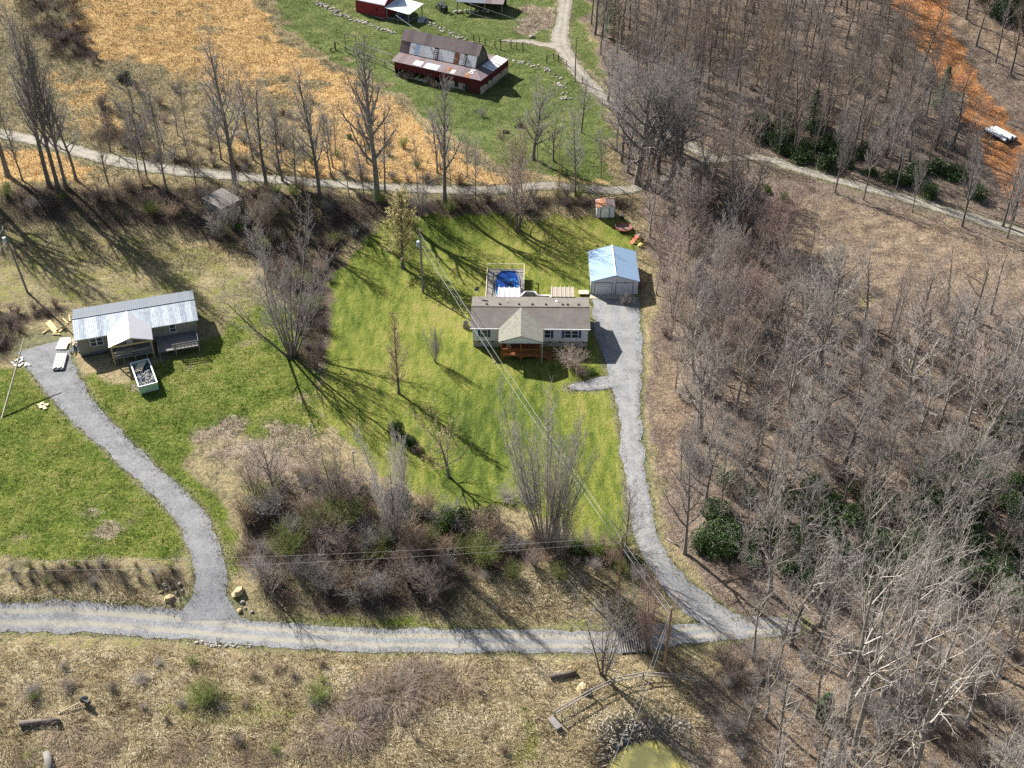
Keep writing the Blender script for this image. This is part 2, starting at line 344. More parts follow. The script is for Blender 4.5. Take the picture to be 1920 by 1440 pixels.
# polygons in photo pixels; (layer, weight, outline)
POLY = [
 ('tan', 1, [(-400, 1200), (1340, 1235), (1330, 1700), (-400, 1700)]),
 ('tan', .9, [(-400, 1098), (200, 1098), (345, 1112), (340, 1140), (-400, 1128)]),
 ('tan', .8, [(860, 1080), (1130, 1060), (1180, 1120), (1150, 1165), (900, 1165)]),
 ('green', 1, [(-400, 640), (60, 690), (120, 760), (330, 950), (360, 1040), (355, 1060), (260, 1048), (100, 1050), (-400, 1060)]),
 ('green', 1, [(130, 690), (230, 720), (440, 600), (520, 560), (600, 690), (610, 800), (560, 850), (440, 800), (380, 820), (360, 880), (440, 960), (450, 1090), (425, 1100), (390, 960), (200, 800)]),
 ('green', .45, [(-400, 430), (250, 430), (420, 470), (560, 600), (400, 640), (100, 560), (-400, 620)]),
 ('lawn', 1, [(640, 500), (690, 440), (760, 405), (900, 400), (1000, 415), (1165, 402), (1190, 440), (1185, 560), (1150, 620), (1150, 700), (1165, 750), (1170, 1000), (1120, 1030), (960, 940), (830, 960), (700, 880), (610, 780), (600, 700), (612, 560)]),
 ('orange', 1, [(50, -300), (430, -300), (480, 20), (560, 100), (660, 150), (730, 190), (690, 210), (600, 150), (520, 150), (440, 140), (360, 125), (280, 130), (190, 115), (130, 60)]),
 ('orange', .9, [(700, 200), (800, 250), (900, 320), (880, 340), (740, 345), (680, 290)]),
 ('orange', .8, [(560, 150), (740, 200), (700, 340), (600, 300)]),
 ('orange', .8, [(-400, 235), (60, 280), (230, 325), (150, 345), (-400, 320)]),
 ('orange', .75, [(640, 160), (760, 210), (900, 320), (980, 345), (560, 345), (600, 240)]), ('orange', .6, [(300, 120), (460, 140), (600, 170), (600, 230), (480, 200), (340, 170)]), ('orange', .55, [(380, 250), (470, 240), (560, 290), (540, 330), (420, 310)]),
 ('orange', .6, [(80, 130), (200, 150), (260, 260), (140, 240)]),
 ('orange', .5, [(860, 320), (1130, 330), (1140, 352), (900, 350)]),
 ('farm', 1, [(440, -300), (1052, -300), (1045, 90), (1070, 120), (1110, 180), (1150, 250), (1130, 335), (1030, 330), (960, 330), (880, 270), (800, 225), (760, 180), (690, 140), (600, 100), (520, 40)]),
 ('farm', .8, [(1075, -300), (1100, 40), (1120, 100), (1140, 180), (1070, 100), (1062, 40)]),
 ('litter', 1, [(1090, -300), (1105, 60), (1150, 170), (1165, 250), (1160, 330), (1195, 350), (1215, 410), (1218, 560), (1222, 800), (1240, 960), (1290, 1060), (1350, 1130), (1360, 1230), (1310, 1300), (1300, 1440), (1350, 1700), (2600, 1700), (2600, -300)]),
 ('brush', 1, [(-400, 355), (120, 352), (420, 350), (800, 376), (1180, 372), (1190, 395), (1090, 388), (980, 408), (850, 402), (720, 415), (650, 460), (625, 560), (605, 690), (560, 700), (550, 600), (500, 500), (420, 450), (250, 420), (-400, 430)]),
 ('brush', .9, [(450, 1000), (520, 900), (640, 900), (760, 960), (900, 985), (1060, 1010), (1180, 1030), (1210, 1080), (1100, 1060), (960, 1060), (880, 1090), (860, 1150), (600, 1150), (450, 1120)]),
 ('brush', .8, [(60, -300), (160, 60), (190, 110), (120, 120), (40, 40), (0, -300)]),
 ('brush', .8, [(-400, 560), (60, 590), (150, 560), (60, 640), (20, 680), (-400, 680)]),
 ('brush', .7, [(100, 1052), (340, 1062), (355, 1110), (200, 1100), (30, 1095)]),
 ('brush', .7, [(200, 220), (300, 290), (520, 320), (900, 345), (880, 355), (480, 330), (300, 305), (170, 270)]),
 ('brush', .6, [(1450, 540), (1350, 480), (1300, 380), (1400, 350), (1500, 400)]),
 ('tanwood', 1, [(1500, 500), (1440, 420), (1480, 370), (1700, 400), (1960, 470), (2300, 560), (2300, 640), (1880, 560), (1700, 560)]),
 ('tanwood', .8, [(1230, 640), (1300, 700), (1290, 900), (1240, 900)]),
 ('tanwood', .8, [(1350, 1230), (1900, 1100), (2300, 1100), (2300, 1700), (1330, 1700)]),
 ('green', .8, [(1630, 450), (1680, 460), (1745, 510), (1700, 515), (1650, 480)]),
 ('patch', 1, [(365, 800), (420, 775), (560, 790), (625, 820), (600, 900), (560, 930), (500, 910), (440, 880), (370, 840)]),
 ('patch', 1, [(165, 950), (215, 950), (250, 1000), (200, 1030), (180, 980)]),
 ('patch', 1, [(968, 30), (990, 6), (1045, 18), (1048, 40), (1010, 62), (965, 56)]),
 ('patch', .8, [(215, 705), (270, 700), (265, 740), (225, 735)]),
 ('patch', .8, [(1065, 690), (1100, 684), (1105, 705), (1085, 712)]),
 ('patch', .7, [(560, 700), (600, 560), (620, 600), (600, 700)]),
 ('clay', 1, [(1650, -300), (1750, -300), (1772, 60), (1832, 140), (1885, 220), (1980, 330), (1980, 420), (1870, 365), (1838, 270), (1795, 190), (1725, 95), (1680, 0)]),
 ('green', .8, [(440, 1150), (470, 1146), (900, 1160), (1150, 1168), (1150, 1184), (600, 1176), (455, 1162)]),
 ('green', .6, [(-400, 1186), (450, 1203), (950, 1230), (1150, 1232), (1150, 1248), (400, 1226), (-400, 1204)]),
 ('green', .55, [(960, 1300), (1015, 1290), (1010, 1500), (925, 1500)]), ('green', .5, [(250, 1320), (420, 1290), (640, 1330), (520, 1370), (330, 1380)]), ('green', .5, [(20, 1400), (90, 1380), (130, 1500), (0, 1500)]),
 ('tanwood', 1, [(1770, -20), (1850, 40), (1960, 95), (1960, 130), (1830, 80), (1770, 30)]),
 ('mud', 1, [(1120, 1350), (1290, 1350), (1330, 1440), (1330, 1700), (1080, 1700), (1120, 1420)]),
]
LAY = ['tan', 'green', 'farm', 'lawn', 'orange', 'litter', 'tanwood', 'brush', 'patch', 'clay', 'mud', 'gravel']
def inside(PX, PY, poly):
    r = np.zeros(PX.shape, bool); n = len(poly)
    for i in range(n):
        x1, y1 = poly[i]; x2, y2 = poly[(i + 1) % n]
        if y1 == y2: continue
        c = ((y1 > PY) != (y2 > PY)) & (PX < (x2 - x1) * (PY - y1) / (y2 - y1) + x1)
        r ^= c
    return r
STEP = .6
def axis(a, b, far_a, far_b):
    core = np.arange(a, b + .01, STEP); o = []; s = STEP; v = b
    while v < far_b: s *= 1.35; v += s; o.append(v)
    p = []; s = STEP; v = a
    while v > far_a: s *= 1.35; v -= s; p.append(v)
    return np.array(p[::-1] + list(core) + o), len(p), len(core)
XS, ix0, nx = axis(-138, 150, -2500, 2500)
YS, iy0, ny = axis(58, 306, -700, 4000)
GX, GY = np.meshgrid(XS, YS)
GZ = height(GX, GY)
PXs, PYs = proj(GX, np.maximum(GY, 20), GZ)
def blur(a, k):
    for _ in range(k):
        a = (a + np.roll(a, 1, 0) + np.roll(a, -1, 0)) / 3; a = (a + np.roll(a, 1, 1) + np.roll(a, -1, 1)) / 3
    return a
Wt = {k: np.zeros(GX.shape) for k in LAY}
jit = np.zeros(GX.shape)
rs = np.random.RandomState(5)
for s_, a_ in ((3, 10), (9, 14)):
    nz = blur(rs.rand(*GX.shape), s_); jit += (nz - nz.mean()) / (nz.std() + 1e-9) * a_ * .5
jit2 = np.roll(jit, 37, 1)
for lay, wv, pl in POLY:
    m = inside(PXs + jit, PYs + jit2 * .6, pl)
    Wt[lay] = np.maximum(Wt[lay], m * wv)
RD = np.full(GX.shape, 99.)
for k, r in ROADS.items():
    for (x, y, w_) in r['s'][::2]:
        j0, j1 = np.searchsorted(YS, (y - 8, y + 8)); i0, i1 = np.searchsorted(XS, (x - 8, x + 8))
        d = np.hypot(GX[j0:j1, i0:i1] - x, GY[j0:j1, i0:i1] - y) - w_ / 2
        RD[j0:j1, i0:i1] = np.minimum(RD[j0:j1, i0:i1], d)
pz = blur(rs.rand(*GX.shape), 5); pz = (pz - pz.mean()) / pz.std()
Wt['orange'] *= np.clip(1.0 + .28 * pz, 0, 1)
Wt['green'] *= np.clip(1.05 + .25 * np.roll(pz, 50, 0), 0, 1)
Wt['brush'] *= np.clip(.95 + .3 * np.roll(pz, 90, 1), 0, 1)
Wt['patch'] *= np.clip(.72 + .42 * np.roll(pz, 70, 0), .0, 1)
Wt['litter'] *= np.clip(1.15 + .3 * np.roll(pz, 120, 1), 0, 1)
Wt['gravel'] = np.clip(1 - (RD - .0) / 1.3, 0, 1) * .85
for k in LAY:
    if k != 'gravel': Wt[k] = blur(Wt[k], 2)
Wt['base'] = np.clip(1 - sum(Wt[k] for k in LAY), 0, 1)
# small hummocks away from roads, lawn and houses
hum = blur(rs.rand(*GX.shape), 2); hum = (hum - hum.mean()) / hum.std()
amp = .07 * np.clip((RD - 1.5) / 2, 0, 1) * (1 - .85 * Wt['lawn'])
amp[:iy0, :] = 0; amp[iy0 + ny:, :] = 0; amp[:, :ix0] = 0; amp[:, ix0 + nx:] = 0
GZ2 = GZ + hum * amp * np.where(Wt['litter'] > .5, 2., 1)
def gz(x, y):
    j = np.clip(np.searchsorted(YS, y) - 1, 0, len(YS) - 2); i = np.clip(np.searchsorted(XS, x) - 1, 0, len(XS) - 2)
    u = (x - XS[i]) / (XS[i + 1] - XS[i]); v = (y - YS[j]) / (YS[j + 1] - YS[j])
    return (GZ2[j, i] * (1 - u) * (1 - v) + GZ2[j, i + 1] * u * (1 - v) + GZ2[j + 1, i] * (1 - u) * v + GZ2[j + 1, i + 1] * u * v)
def wat(k, x, y):
    j = np.clip(np.searchsorted(YS, y), 0, len(YS) - 1); i = np.clip(np.searchsorted(XS, x), 0, len(XS) - 1)
    return (Wt[k] if k != 'rd' else RD)[j, i]

def ground_mat():
    x = N('ground'); o = x.coord()
    st = x.n('Mapping'); st.inputs['Scale'].default_value = (1, .28, 1); x.l(o, st.inputs[0])
    st2 = x.n('Mapping'); st2.inputs['Scale'].default_value = (.45, 1, 1); st2.inputs['Rotation'].default_value = (0, 0, .25); x.l(o, st2.inputs[0])
    nb = x.noise(o, .045, 4, .6, .3); nm = x.noise(o, .33, 5, .65, .2); nf = x.noise(o, 1.7, 5, .7); nu = x.noise(o, 6.5, 3, .7)
    ns = x.noise(st.outputs[0], .9, 5, .7); nh = x.noise(st2.outputs[0], 1.6, 5, .75, .6)
    def comb(*t):
        r = None
        for n, k in t:
            v = x.math('MULTIPLY', n, k); r = v if r is None else x.math('ADD', r, v)
        return r
    fa = comb((nb, .2), (nm, .25), (nf, .35), (nu, .2))
    fh = comb((nm, .25), (nh, .5), (nu, .25))
    fl = comb((nb, .35), (ns, .4), (nu, .25))
    ff = comb((nm, .2), (nf, .4), (nu, .4))
    cur = x.ramp(fa, [(.39, (.08, .065, .045)), (.44, (.18, .155, .09)), (.49, (.30, .255, .14)), (.54, (.43, .34, .20)), (.60, (.56, .38, .18))])
    sx = x.n('SeparateXYZ'); x.l(o, sx.inputs[0]); stripe = x.math('MULTIPLY', x.math('SINE', x.math('ADD', x.math('MULTIPLY', sx.outputs[0], 2.6), x.math('MULTIPLY', nm, 3.))), .009)
    fl = x.math('ADD', fl, stripe)
    L = {
     'tan': x.ramp(fh, [(.36, (.085, .062, .04)), (.43, (.20, .155, .085)), (.49, (.34, .27, .145)), (.56, (.49, .41, .26)), (.63, (.63, .54, .39))]),
     'green': x.ramp(fa, [(.38, (.035, .055, .014)), (.45, (.085, .125, .022)), (.50, (.16, .20, .04)), (.55, (.26, .25, .075)), (.62, (.38, .32, .16))]),
     'farm': x.ramp(fa, [(.38, (.055, .075, .025)), (.45, (.09, .12, .035)), (.52, (.14, .175, .055)), (.59, (.27, .25, .11))]),
     'lawn': x.ramp(fl, [(.37, (.06, .09, .02)), (.44, (.115, .155, .03)), (.51, (.21, .238, .048)), (.57, (.30, .285, .08)), (.65, (.37, .28, .12))]),
     'orange': x.ramp(ff, [(.36, (.44, .30, .14)), (.43, (.52, .35, .16)), (.52, (.60, .405, .18)), (.63, (.68, .49, .25))]),
     'litter': x.ramp(ff, [(.36, (.085, .062, .05)), (.45, (.18, .135, .105)), (.53, (.29, .225, .175)), (.63, (.46, .37, .285))]),
     'tanwood': x.ramp(fh, [(.36, (.12, .08, .06)), (.45, (.24, .17, .12)), (.53, (.37, .28, .19)), (.63, (.50, .42, .29))]),
     'brush': x.ramp(fa, [(.38, (.045, .034, .03)), (.46, (.11, .08, .065)), (.52, (.19, .145, .11)), (.57, (.17, .17, .07)), (.62, (.30, .23, .17))]),
     'patch': x.ramp(ff, [(.36, (.16, .12, .08)), (.45, (.33, .255, .19)), (.54, (.46, .38, .29)), (.64, (.56, .48, .38))]),
     'clay': x.ramp(fh, [(.36, (.28, .10, .045)), (.44, (.42, .165, .065)), (.52, (.54, .245, .095)), (.61, (.68, .40, .19))]),
     'mud': x.ramp(ff, [(.36, (.06, .05, .04)), (.5, (.2, .165, .125)), (.64, (.42, .37, .3))]),
     'gravel': x.ramp(ff, [(.38, (.10, .085, .06)), (.47, (.19, .17, .13)), (.52, (.24, .25, .10)), (.62, (.34, .29, .2))]),
    }
    thr = comb((nm, .5), (nf, .35), (nu, .15))
    sp = {}
    for gi in range(4):
        a = x.n('Attribute'); a.attribute_name = 'w%d' % gi; s3 = x.n('SeparateColor'); x.l(a.outputs[0], s3.inputs[0])
        for c in range(3): sp[LAY[gi * 3 + c]] = s3.outputs[c]
    for k in LAY:
        e = x.math('ADD', x.math('SUBTRACT', sp[k], .5), x.math('MULTIPLY', x.math('SUBTRACT', thr, .5), 2.6))
        mr = x.n('MapRange', clamp=True); x.l(e, mr.inputs[0]); mr.inputs[1].default_value = -.12; mr.inputs[2].default_value = .16
        # no weight at all means none of the layer
        ok = x.math('MINIMUM', x.math('MULTIPLY', sp[k], 8.), 1.)
        cur = x.mix(x.math('MULTIPLY', mr.outputs[0], ok), cur, L[k])
    x.col(cur); x.b.inputs['Roughness'].default_value = .97; x.b.inputs['Specular IOR Level'].default_value = .05
    x.bump(comb((nf, .7), (nu, .6), (nm, .4)), 1., .5)
    return x.m
M['ground'] = ground_mat()
nY, nX = GX.shape
V = np.stack([GX.ravel(), GY.ravel(), GZ2.ravel()], 1)
ii = np.arange((nY - 1) * (nX - 1)); jj = ii // (nX - 1); kk = ii % (nX - 1); a0 = jj * nX + kk
F = np.stack([a0, a0 + 1, a0 + nX + 1, a0 + nX], 1)
cols = {'w%d' % g: np.stack([Wt[LAY[g * 3 + c]].ravel() for c in range(3)], 1) for g in range(4)}
me = npmesh('ground', V, F, M['ground'], cols, tri=False, smooth=True)
go = bpy.data.objects.new('ground', me); C.objects.link(go); tag(go, kind='structure')

# ------------------------------------------------------------------ roads
def road_mat(name, a, b, c, track, trackc, tw=.05):
    x = N(name); o = x.coord(); nf = x.noise(o, 3.5, 5, .75); nm = x.noise(o, .5, 4, .6); nu = x.noise(o, 14, 2, .6)
    f = x.math('ADD', x.math('MULTIPLY', nf, .45), x.math('ADD', x.math('MULTIPLY', nm, .25), x.math('MULTIPLY', nu, .3)))
    cc = x.mix(x.ramp(x.noise(o, .22, 4, .7), [(.42, (0, 0, 0)), (.6, (.55, .55, .55))]), x.ramp(f, [(.4, a), (.5, b), (.6, c)]), x.ramp(f, [(.4, tuple(q * .75 for q in b)), (.6, tuple(q * .9 for q in c))]))
    at_ = x.n('Attribute'); at_.attribute_name = 'u'; sp = x.n('SeparateColor'); x.l(at_.outputs[0], sp.inputs[0])
    u = sp.outputs[0]
    wob = x.math('MULTIPLY', x.math('SUBTRACT', nm, .5), .12)
    uu = x.math('ADD', u, wob)
    d1 = x.math('ABSOLUTE', x.math('SUBTRACT', uu, .3)); d2 = x.math('ABSOLUTE', x.math('SUBTRACT', uu, .7))
    d = x.math('MINIMUM', d1, d2)
    mr = x.n('MapRange', clamp=True); x.l(d, mr.inputs[0]); mr.inputs[1].default_value = tw; mr.inputs[2].default_value = tw + .09; mr.inputs[3].default_value = track; mr.inputs[4].default_value = 0
    brk = x.ramp(x.math('ADD', x.math('MULTIPLY', nm, .6), x.math('MULTIPLY', nf, .4)), [(.36, (.25, .25, .25)), (.5, (1, 1, 1))])
    x.col(x.mix(x.math('MULTIPLY', mr.outputs[0], brk), cc, x.mix(x.math('MULTIPLY', f, .5), trackc, cc)))
    x.b.inputs['Roughness'].default_value = .95; x.b.inputs['Specular IOR Level'].default_value = .1; x.bump(f, .7, .06); return x.m
M['r_main'] = road_mat('gravel_main', (.125, .125, .13), (.215, .215, .22), (.34, .34, .345), .75, (.38, .34, .245), .045)
M['r_west'] = road_mat('gravel_west', (.115, .115, .12), (.195, .195, .20), (.31, .31, .315), .25, (.26, .255, .25), .07)
M['r_east'] = road_mat('gravel_east', (.13, .133, .14), (.225, .228, .235), (.35, .35, .355), .35, (.33, .305, .26), .06)
M['r_dirt'] = road_mat('dirt_lane', (.15, .13, .105), (.26, .235, .195), (.40, .36, .30), .5, (.40, .37, .31), .07)
RM = dict(gravel_road='r_main', gravel_drive_west='r_west', gravel_drive_east='r_east', drive_spur='r_east', upper_gravel_road='r_dirt', farm_lane='r_dirt', farm_lane_branch='r_dirt')
RN = dict(gravel_road='road', gravel_drive_west='driveway', gravel_drive_east='driveway', drive_spur='driveway', upper_gravel_road='road', farm_lane='road', farm_lane_branch='road')
for ri, (k, r) in enumerate(ROADS.items()):
    P = r['s']; vs = []; us = []; nn = 12
    for i, (x, y, w_) in enumerate(P):
        a = P[max(i - 1, 0)]; b = P[min(i + 1, len(P) - 1)]; t = Vector((b[0] - a[0], b[1] - a[1], 0)).normalized(); nrm = Vector((-t.y, t.x, 0))
        e1 = .45 * mnoise.noise(Vector((x * .35, y * .35, 1))) + .35 * mnoise.noise(Vector((x * 1.4, y * 1.4, 7)))
        e2 = .45 * mnoise.noise(Vector((x * .35, y * .35, 11))) + .35 * mnoise.noise(Vector((x * 1.4, y * 1.4, 17)))
        for j in range(nn + 1):
            u = j / nn; s_ = (u - .5) * w_ + (e1 if u < .5 else -e2) * abs(u - .5) * 2
            q = (x + nrm.x * s_, y + nrm.y * s_)
            vs.append((q[0], q[1], float(gz(q[0], q[1])) + .035 + ri * .006 + .03 * (1 - (2 * u - 1) ** 4)))
            us.append((u, 0, 0))
    fs = [(i * (nn + 1) + j, (i + 1) * (nn + 1) + j, (i + 1) * (nn + 1) + j + 1, i * (nn + 1) + j + 1) for i in range(len(P) - 1) for j in range(nn)]
    me = npmesh(RN[k], vs, [f[::-1] for f in fs], M[RM[k]], {'u': np.array(us)}, tri=False, smooth=True)
    ob = bpy.data.objects.new(RN[k], me); C.objects.link(ob); tag(ob, kind='structure')
# pond
x = N('pond_water'); o_ = x.coord(); n_ = x.noise(o_, .35, 4, .55); x.col(x.ramp(n_, [(.38, (.12, .115, .05)), (.5, (.20, .185, .07)), (.62, (.36, .31, .08))]))
x.b.inputs['Roughness'].default_value = .12; x.b.inputs['Specular IOR Level'].default_value = .4; x.bump(x.noise(o_, 6, 2), .05, .02)
g = G(); zw = hz(*POND) + .62
g.poly(*[(POND[0] + 6.5 * math.cos(a * PI / 20), POND[1] + 7.5 * math.sin(a * PI / 20), zw) for a in range(40)])
tag(g.build('pond', x.m), kind='structure')

# ------------------------------------------------------------------ buildings
def window(root, x0, x1, z0, z1, y, label=None, panes=1, mull=True):
    g = G(); t = .07
    g.box(x0 - t, x1 + t, y - .05, y, z0 - t, z0).box(x0 - t, x1 + t, y - .05, y, z1, z1 + t).box(x0 - t, x0, y - .05, y, z0, z1).box(x1, x1 + t, y - .05, y, z0, z1)
    zm = (z0 + z1) / 2
    if mull: g.box(x0, x1, y - .045, y, zm - .03, zm + .03)
    f = g.build('window', M['trim_white'], root)
    p = G().box(x0, x1, y - .025, y + .01, z0, z1).build('pane', M['glass'], f)
    if label: f['label'] = label
    return f
def gable_body(g, x0, x1, y0, y1, z0, zE, zR):
    ym = (y0 + y1) / 2
    g.add([(x0, y0, z0), (x1, y0, z0), (x1, y1, z0), (x0, y1, z0), (x0, y0, zE), (x1, y0, zE), (x1, y1, zE), (x0, y1, zE), (x0, ym, zR), (x1, ym, zR)],
          [(0, 1, 5, 4), (2, 3, 7, 6), (1, 2, 6, 9, 5), (3, 0, 4, 8, 7)])
def gable_roof(root, x0, x1, y0, y1, zE, zR, mf, mb, th=.14, name='roof'):
    ym = (y0 + y1) / 2
    a = G().slab([(x0, y0, zE), (x1, y0, zE), (x1, ym, zR), (x0, ym, zR)], th).build(name, mf, root)
    b = G().slab([(x0, ym, zR), (x1, ym, zR), (x1, y1, zE), (x0, y1, zE)], th).build(name, mb, root)
    return a, b
# --- the house with blue shutters
h1 = empty('house', (-6.05, 142.89, 0), R(-.8), 'white house with blue shutters and brown shingle roof on the bright lawn', 'house')
g = G(); gable_body(g, .3, 17.1, .35, 7.95, 1.15, 3.5, 4.5); g.build('wall', M['siding_white'], h1)
G().box(.36, 17.04, .42, 7.9, -.6, 1.15).build('foundation', M['block'], h1)
for vx in (1.0, 3.0, 11.4, 12.9, 14.6, 16.4): G().box(vx, vx + .42, .40, .43, .85, 1.03).build('foundation_vent', M['black'], h1)
rf, rb = gable_roof(h1, 0, 17.4, 0, 8.3, 3.6, 4.66, M['shingle'], M['shingle'])
G().box(-.02, 17.42, 4.03, 4.27, 4.655, 4.70).build('ridge_cap', M['shingle'], rf)
for vx in (2.25, 4.2, 7.0, 9.0, 11.0, 13.45, 14.2, 15.8):
    g = G(); g.box(vx - .16, vx + .16, 4.75, 5.02, 4.42, 4.66); g.build('roof_vent', M['black'], rb)
for vx, vy in ((5.25, 5.9), (12.6, 6.4)):
    g = G(); g.tube([(vx, vy, 4.0), (vx, vy, 4.62)], .07, 8); g.box(vx - .2, vx + .2, vy - .2, vy + .2, 4.1, 4.16); g.build('vent_pipe', M['trim_white'], rb)
for xa, xb in ((-.02, 4.1), (10.62, 17.42)): G().box(xa, xb, -.09, -.003, 3.46, 3.6).build('gutter', M['trim_white'], h1)
# porch roof running forward
prx0, prx1, prm, pry = 4.14, 10.56, 7.35, -3.3
g = G(); g.slab([(prx0, pry, 3.6), (prm, pry, 4.64), (prm, 4.05, 4.64), (prx0, .0, 3.615)], .12); g.build('porch_roof', M['shingle_pale'], h1)
g = G(); g.slab([(prm, pry, 4.64), (prx1, pry, 3.6), (prx1, .0, 3.615), (prm, 4.05, 4.64)], .12); g.build('porch_roof', M['shingle_pale'], h1)
g = G(); g.poly((prx0 + .2, pry + .12, 3.52), (prx1 - .2, pry + .12, 3.52), (prm, pry + .12, 4.5)); g.box(prx0 + .1, prx1 - .1, pry + .03, pry + .11, 3.36, 3.54); g.build('porch_gable', M['siding_white'], h1)
dk = G().box(4.5, 10.2, -3.05, .33, 1.05, 1.2).build('porch_deck', M['wood_orange'], h1)
for px_ in (4.58, 7.35, 10.12): G().box(px_ - .08, px_ + .08, -3.05, -2.89, -.4, 3.4).build('porch_post', M['wood_orange'], h1)
g = G()
for xa, xb in ((4.66, 7.27), (7.43, 10.04)):
    g.box(xa, xb, -3.04, -2.94, 2.12, 2.2).box(xa, xb, -3.02, -2.96, 1.3, 1.38)
    n_ = int((xb - xa) / .14)
    for i in range(n_): g.box(xa + i * .14 + .04, xa + i * .14 + .08, -3.01, -2.97, 1.38, 2.12)
for yy in (4.58,):
    g.box(yy - .05, yy + .05, -2.88, .3, 2.12, 2.2); g.box(yy - .03, yy + .03, -2.88, .3, 1.3, 1.38)
    for i in range(20): g.box(yy - .02, yy + .02, -2.8 + i * .15, -2.76 + i * .15, 1.38, 2.12)
g.box(4.7, 6.0, -2.93, -2.9, 1.28, 2.1)  # solid panel imitates the sunlit stretch of the railing
g.build('railing', M['wood_orange'], h1)
g = G()
for xa, d_ in ((4.66, 1), (7.27, -1), (7.43, 1), (10.04, -1)): g.bar((xa, -2.97, .45), (xa + d_ * .6, -2.97, 1.05), .09)
g.box(4.5, 10.2, -3.1, -3.053, .9, 1.12); g.build('deck_brace', M['wood_orange'], h1)
g = G()
for i in range(7): g.box(10.25 + i * .3, 10.57 + i * .3, -2.9, -1.8, .98 - i * .165, 1.03 - i * .165)
for yy in (-2.93, -1.79):
    g.bar((10.2, yy, .95), (12.35, yy, -.2), .06, .26); g.bar((10.2, yy, 1.95), (12.35, yy, .85), .07, .09)
    for i in range(5): g.bar((10.45 + i * .45, yy, .85 - i * .24), (10.45 + i * .45, yy, 1.82 - i * .24), .05)
g.build('stairs', M['wood_orange'], h1)
G().tube([(10.42, -3.2, 3.5), (10.42, -3.15, .1), (10.6, -3.5, .02)], .05, 6).build('downspout', M['trim_white'], h1)
for (a, b) in ((1.55, 2.4), (10.85, 11.6), (13.75, 14.6), (14.78, 15.63)): window(h1, a, b, 1.85, 3.05, .35)
for a in (1.1, 2.5, 11.7, 13.3, 15.75): G().box(a, a + .36, .29, .347, 1.78, 3.12).build('shutter', M['shutter'], h1)
g = G().box(7.0, 7.95, .29, .345, 1.2, 3.25); g.build('front_door', M['wood_orange'], h1)
window(h1, 5.1, 6.2, 2.0, 3.2, .35); window(h1, 8.8, 9.6, 2.0, 3.2, .35)
g = G(); g.tube([(1.0, 7.7, 3.7), (1.0, 7.75, 5.05)], .035, 6)
g.tube([(.95, 7.75, 5.05), (.8, 7.72, 5.2), (.7, 7.66, 5.32)], [.1, .38, .46], 12, False); g.build('satellite_dish', M['pole_grey'], h1)
ac = empty('air_conditioner', h1.matrix_world @ Vector((0, 0, 0)) if False else (-6.95, 148.3, 0), 0, 'dark boxy air conditioning unit at the west end wall of the white house', 'air conditioner')
G().box(-.4, .4, -.4, .4, 0, .85).build('cabinet', M['pole_grey'], ac); G().tube([(0, 0, .85), (0, 0, .92)], .36, 14).build('fan_grille', M['black'], ac)
for i, (lx, ly, lab, mm) in enumerate(((5.6, -1.6, 'pale wicker chair on the front porch near its left post', 'wood_pale'), (6.6, -1.0, 'dark chair on the front porch beside the pale wicker chair', 'debris_dark'))):
    c_ = empty('porch_chair', h1.location + Vector((lx, ly - .03, 1.2)), R(10 + i * 20), lab, 'chair')
    G().box(-.3, .3, -.3, .3, .38, .46).build('seat', M[mm], c_); G().slab([(-.3, .3, .4), (.3, .3, .4), (.32, .42, 1.0), (-.32, .42, 1.0)], .06).build('backrest', M[mm], c_)
    for sx in (-.27, .27):
        for sy in (-.27, .27): G().box(sx - .03, sx + .03, sy - .03, sy + .03, 0, .38).build('leg', M[mm], c_)
gm = at(1098, 610); gg = empty('utility_meter', (11.9, 147.3, 0), 0, 'dark wall post with a meter box at the east end of the white house', 'meter')
G().bar((0, 0, 0), (0, 0, 1.5), .08).build('post', M['pole_grey'], gg); G().box(-.15, .2, -.15, .1, 1.1, 1.7).build('meter_box', M['pole_grey'], gg)

# --- pool, pool deck, pergolas
pd = empty('pool_deck', (-6.05, 142.89, 0), R(-.8), 'raised grey board deck with pale railing around the blue pool behind the white house', 'deck')
def oval(cx, cy, rx, ry, n=40):
    out = []
    for i in range(n):
        t = 2 * PI * i / n; c, s = math.cos(t), math.sin(t); e = .62
        out.append((cx + rx * math.copysign(abs(c) ** e, c), cy + ry * math.copysign(abs(s) ** (e + .18), s)))
    return out
PO = oval(4.97, 15.0, 1.95, 4.2)
n = len(PO); outer = []
for (x_, y_) in PO:   # deck as a ring from the pool rim to the rectangle edge
    dx, dy = x_ - 4.97, y_ - 14.3; X0, X1, Y0, Y1 = 1.9, 7.7, 8.6, 19.7
    t = min(((X1 - 4.97) / dx) if dx > 1e-6 else ((X0 - 4.97) / dx if dx < -1e-6 else 99), ((Y1 - 14.3) / dy) if dy > 1e-6 else ((Y0 - 14.3) / dy if dy < -1e-6 else 99))
    outer.append((4.97 + dx * t, 14.3 + dy * t))
g = G()
vs = [(a, b, 1.2) for a, b in PO] + [(a, b, 1.2) for a, b in outer]; g.add(vs, [(i, (i + 1) % n, (i + 1) % n + n, i + n) for i in range(n)])
vs = [(a, b, 1.08) for a, b in outer] + [(a, b, 1.2) for a, b in outer]; g.add(vs, [(i, (i + 1) % n, (i + 1) % n + n, i + n) for i in range(n)])
for cx_, cy_ in ((1.9, 19.7), (7.7, 19.7)): g.poly((cx_, cy_, 1.203), (cx_, cy_ - 3.0, 1.203), (cx_ + (1.0 if cx_ < 4 else -1.0), cy_ - .4, 1.203))
g.box(1.9, 13.0, 7.99, 10.6, 1.06, 1.197)
g.build('deck_boards', M['deck_board'], pd)
g = G()
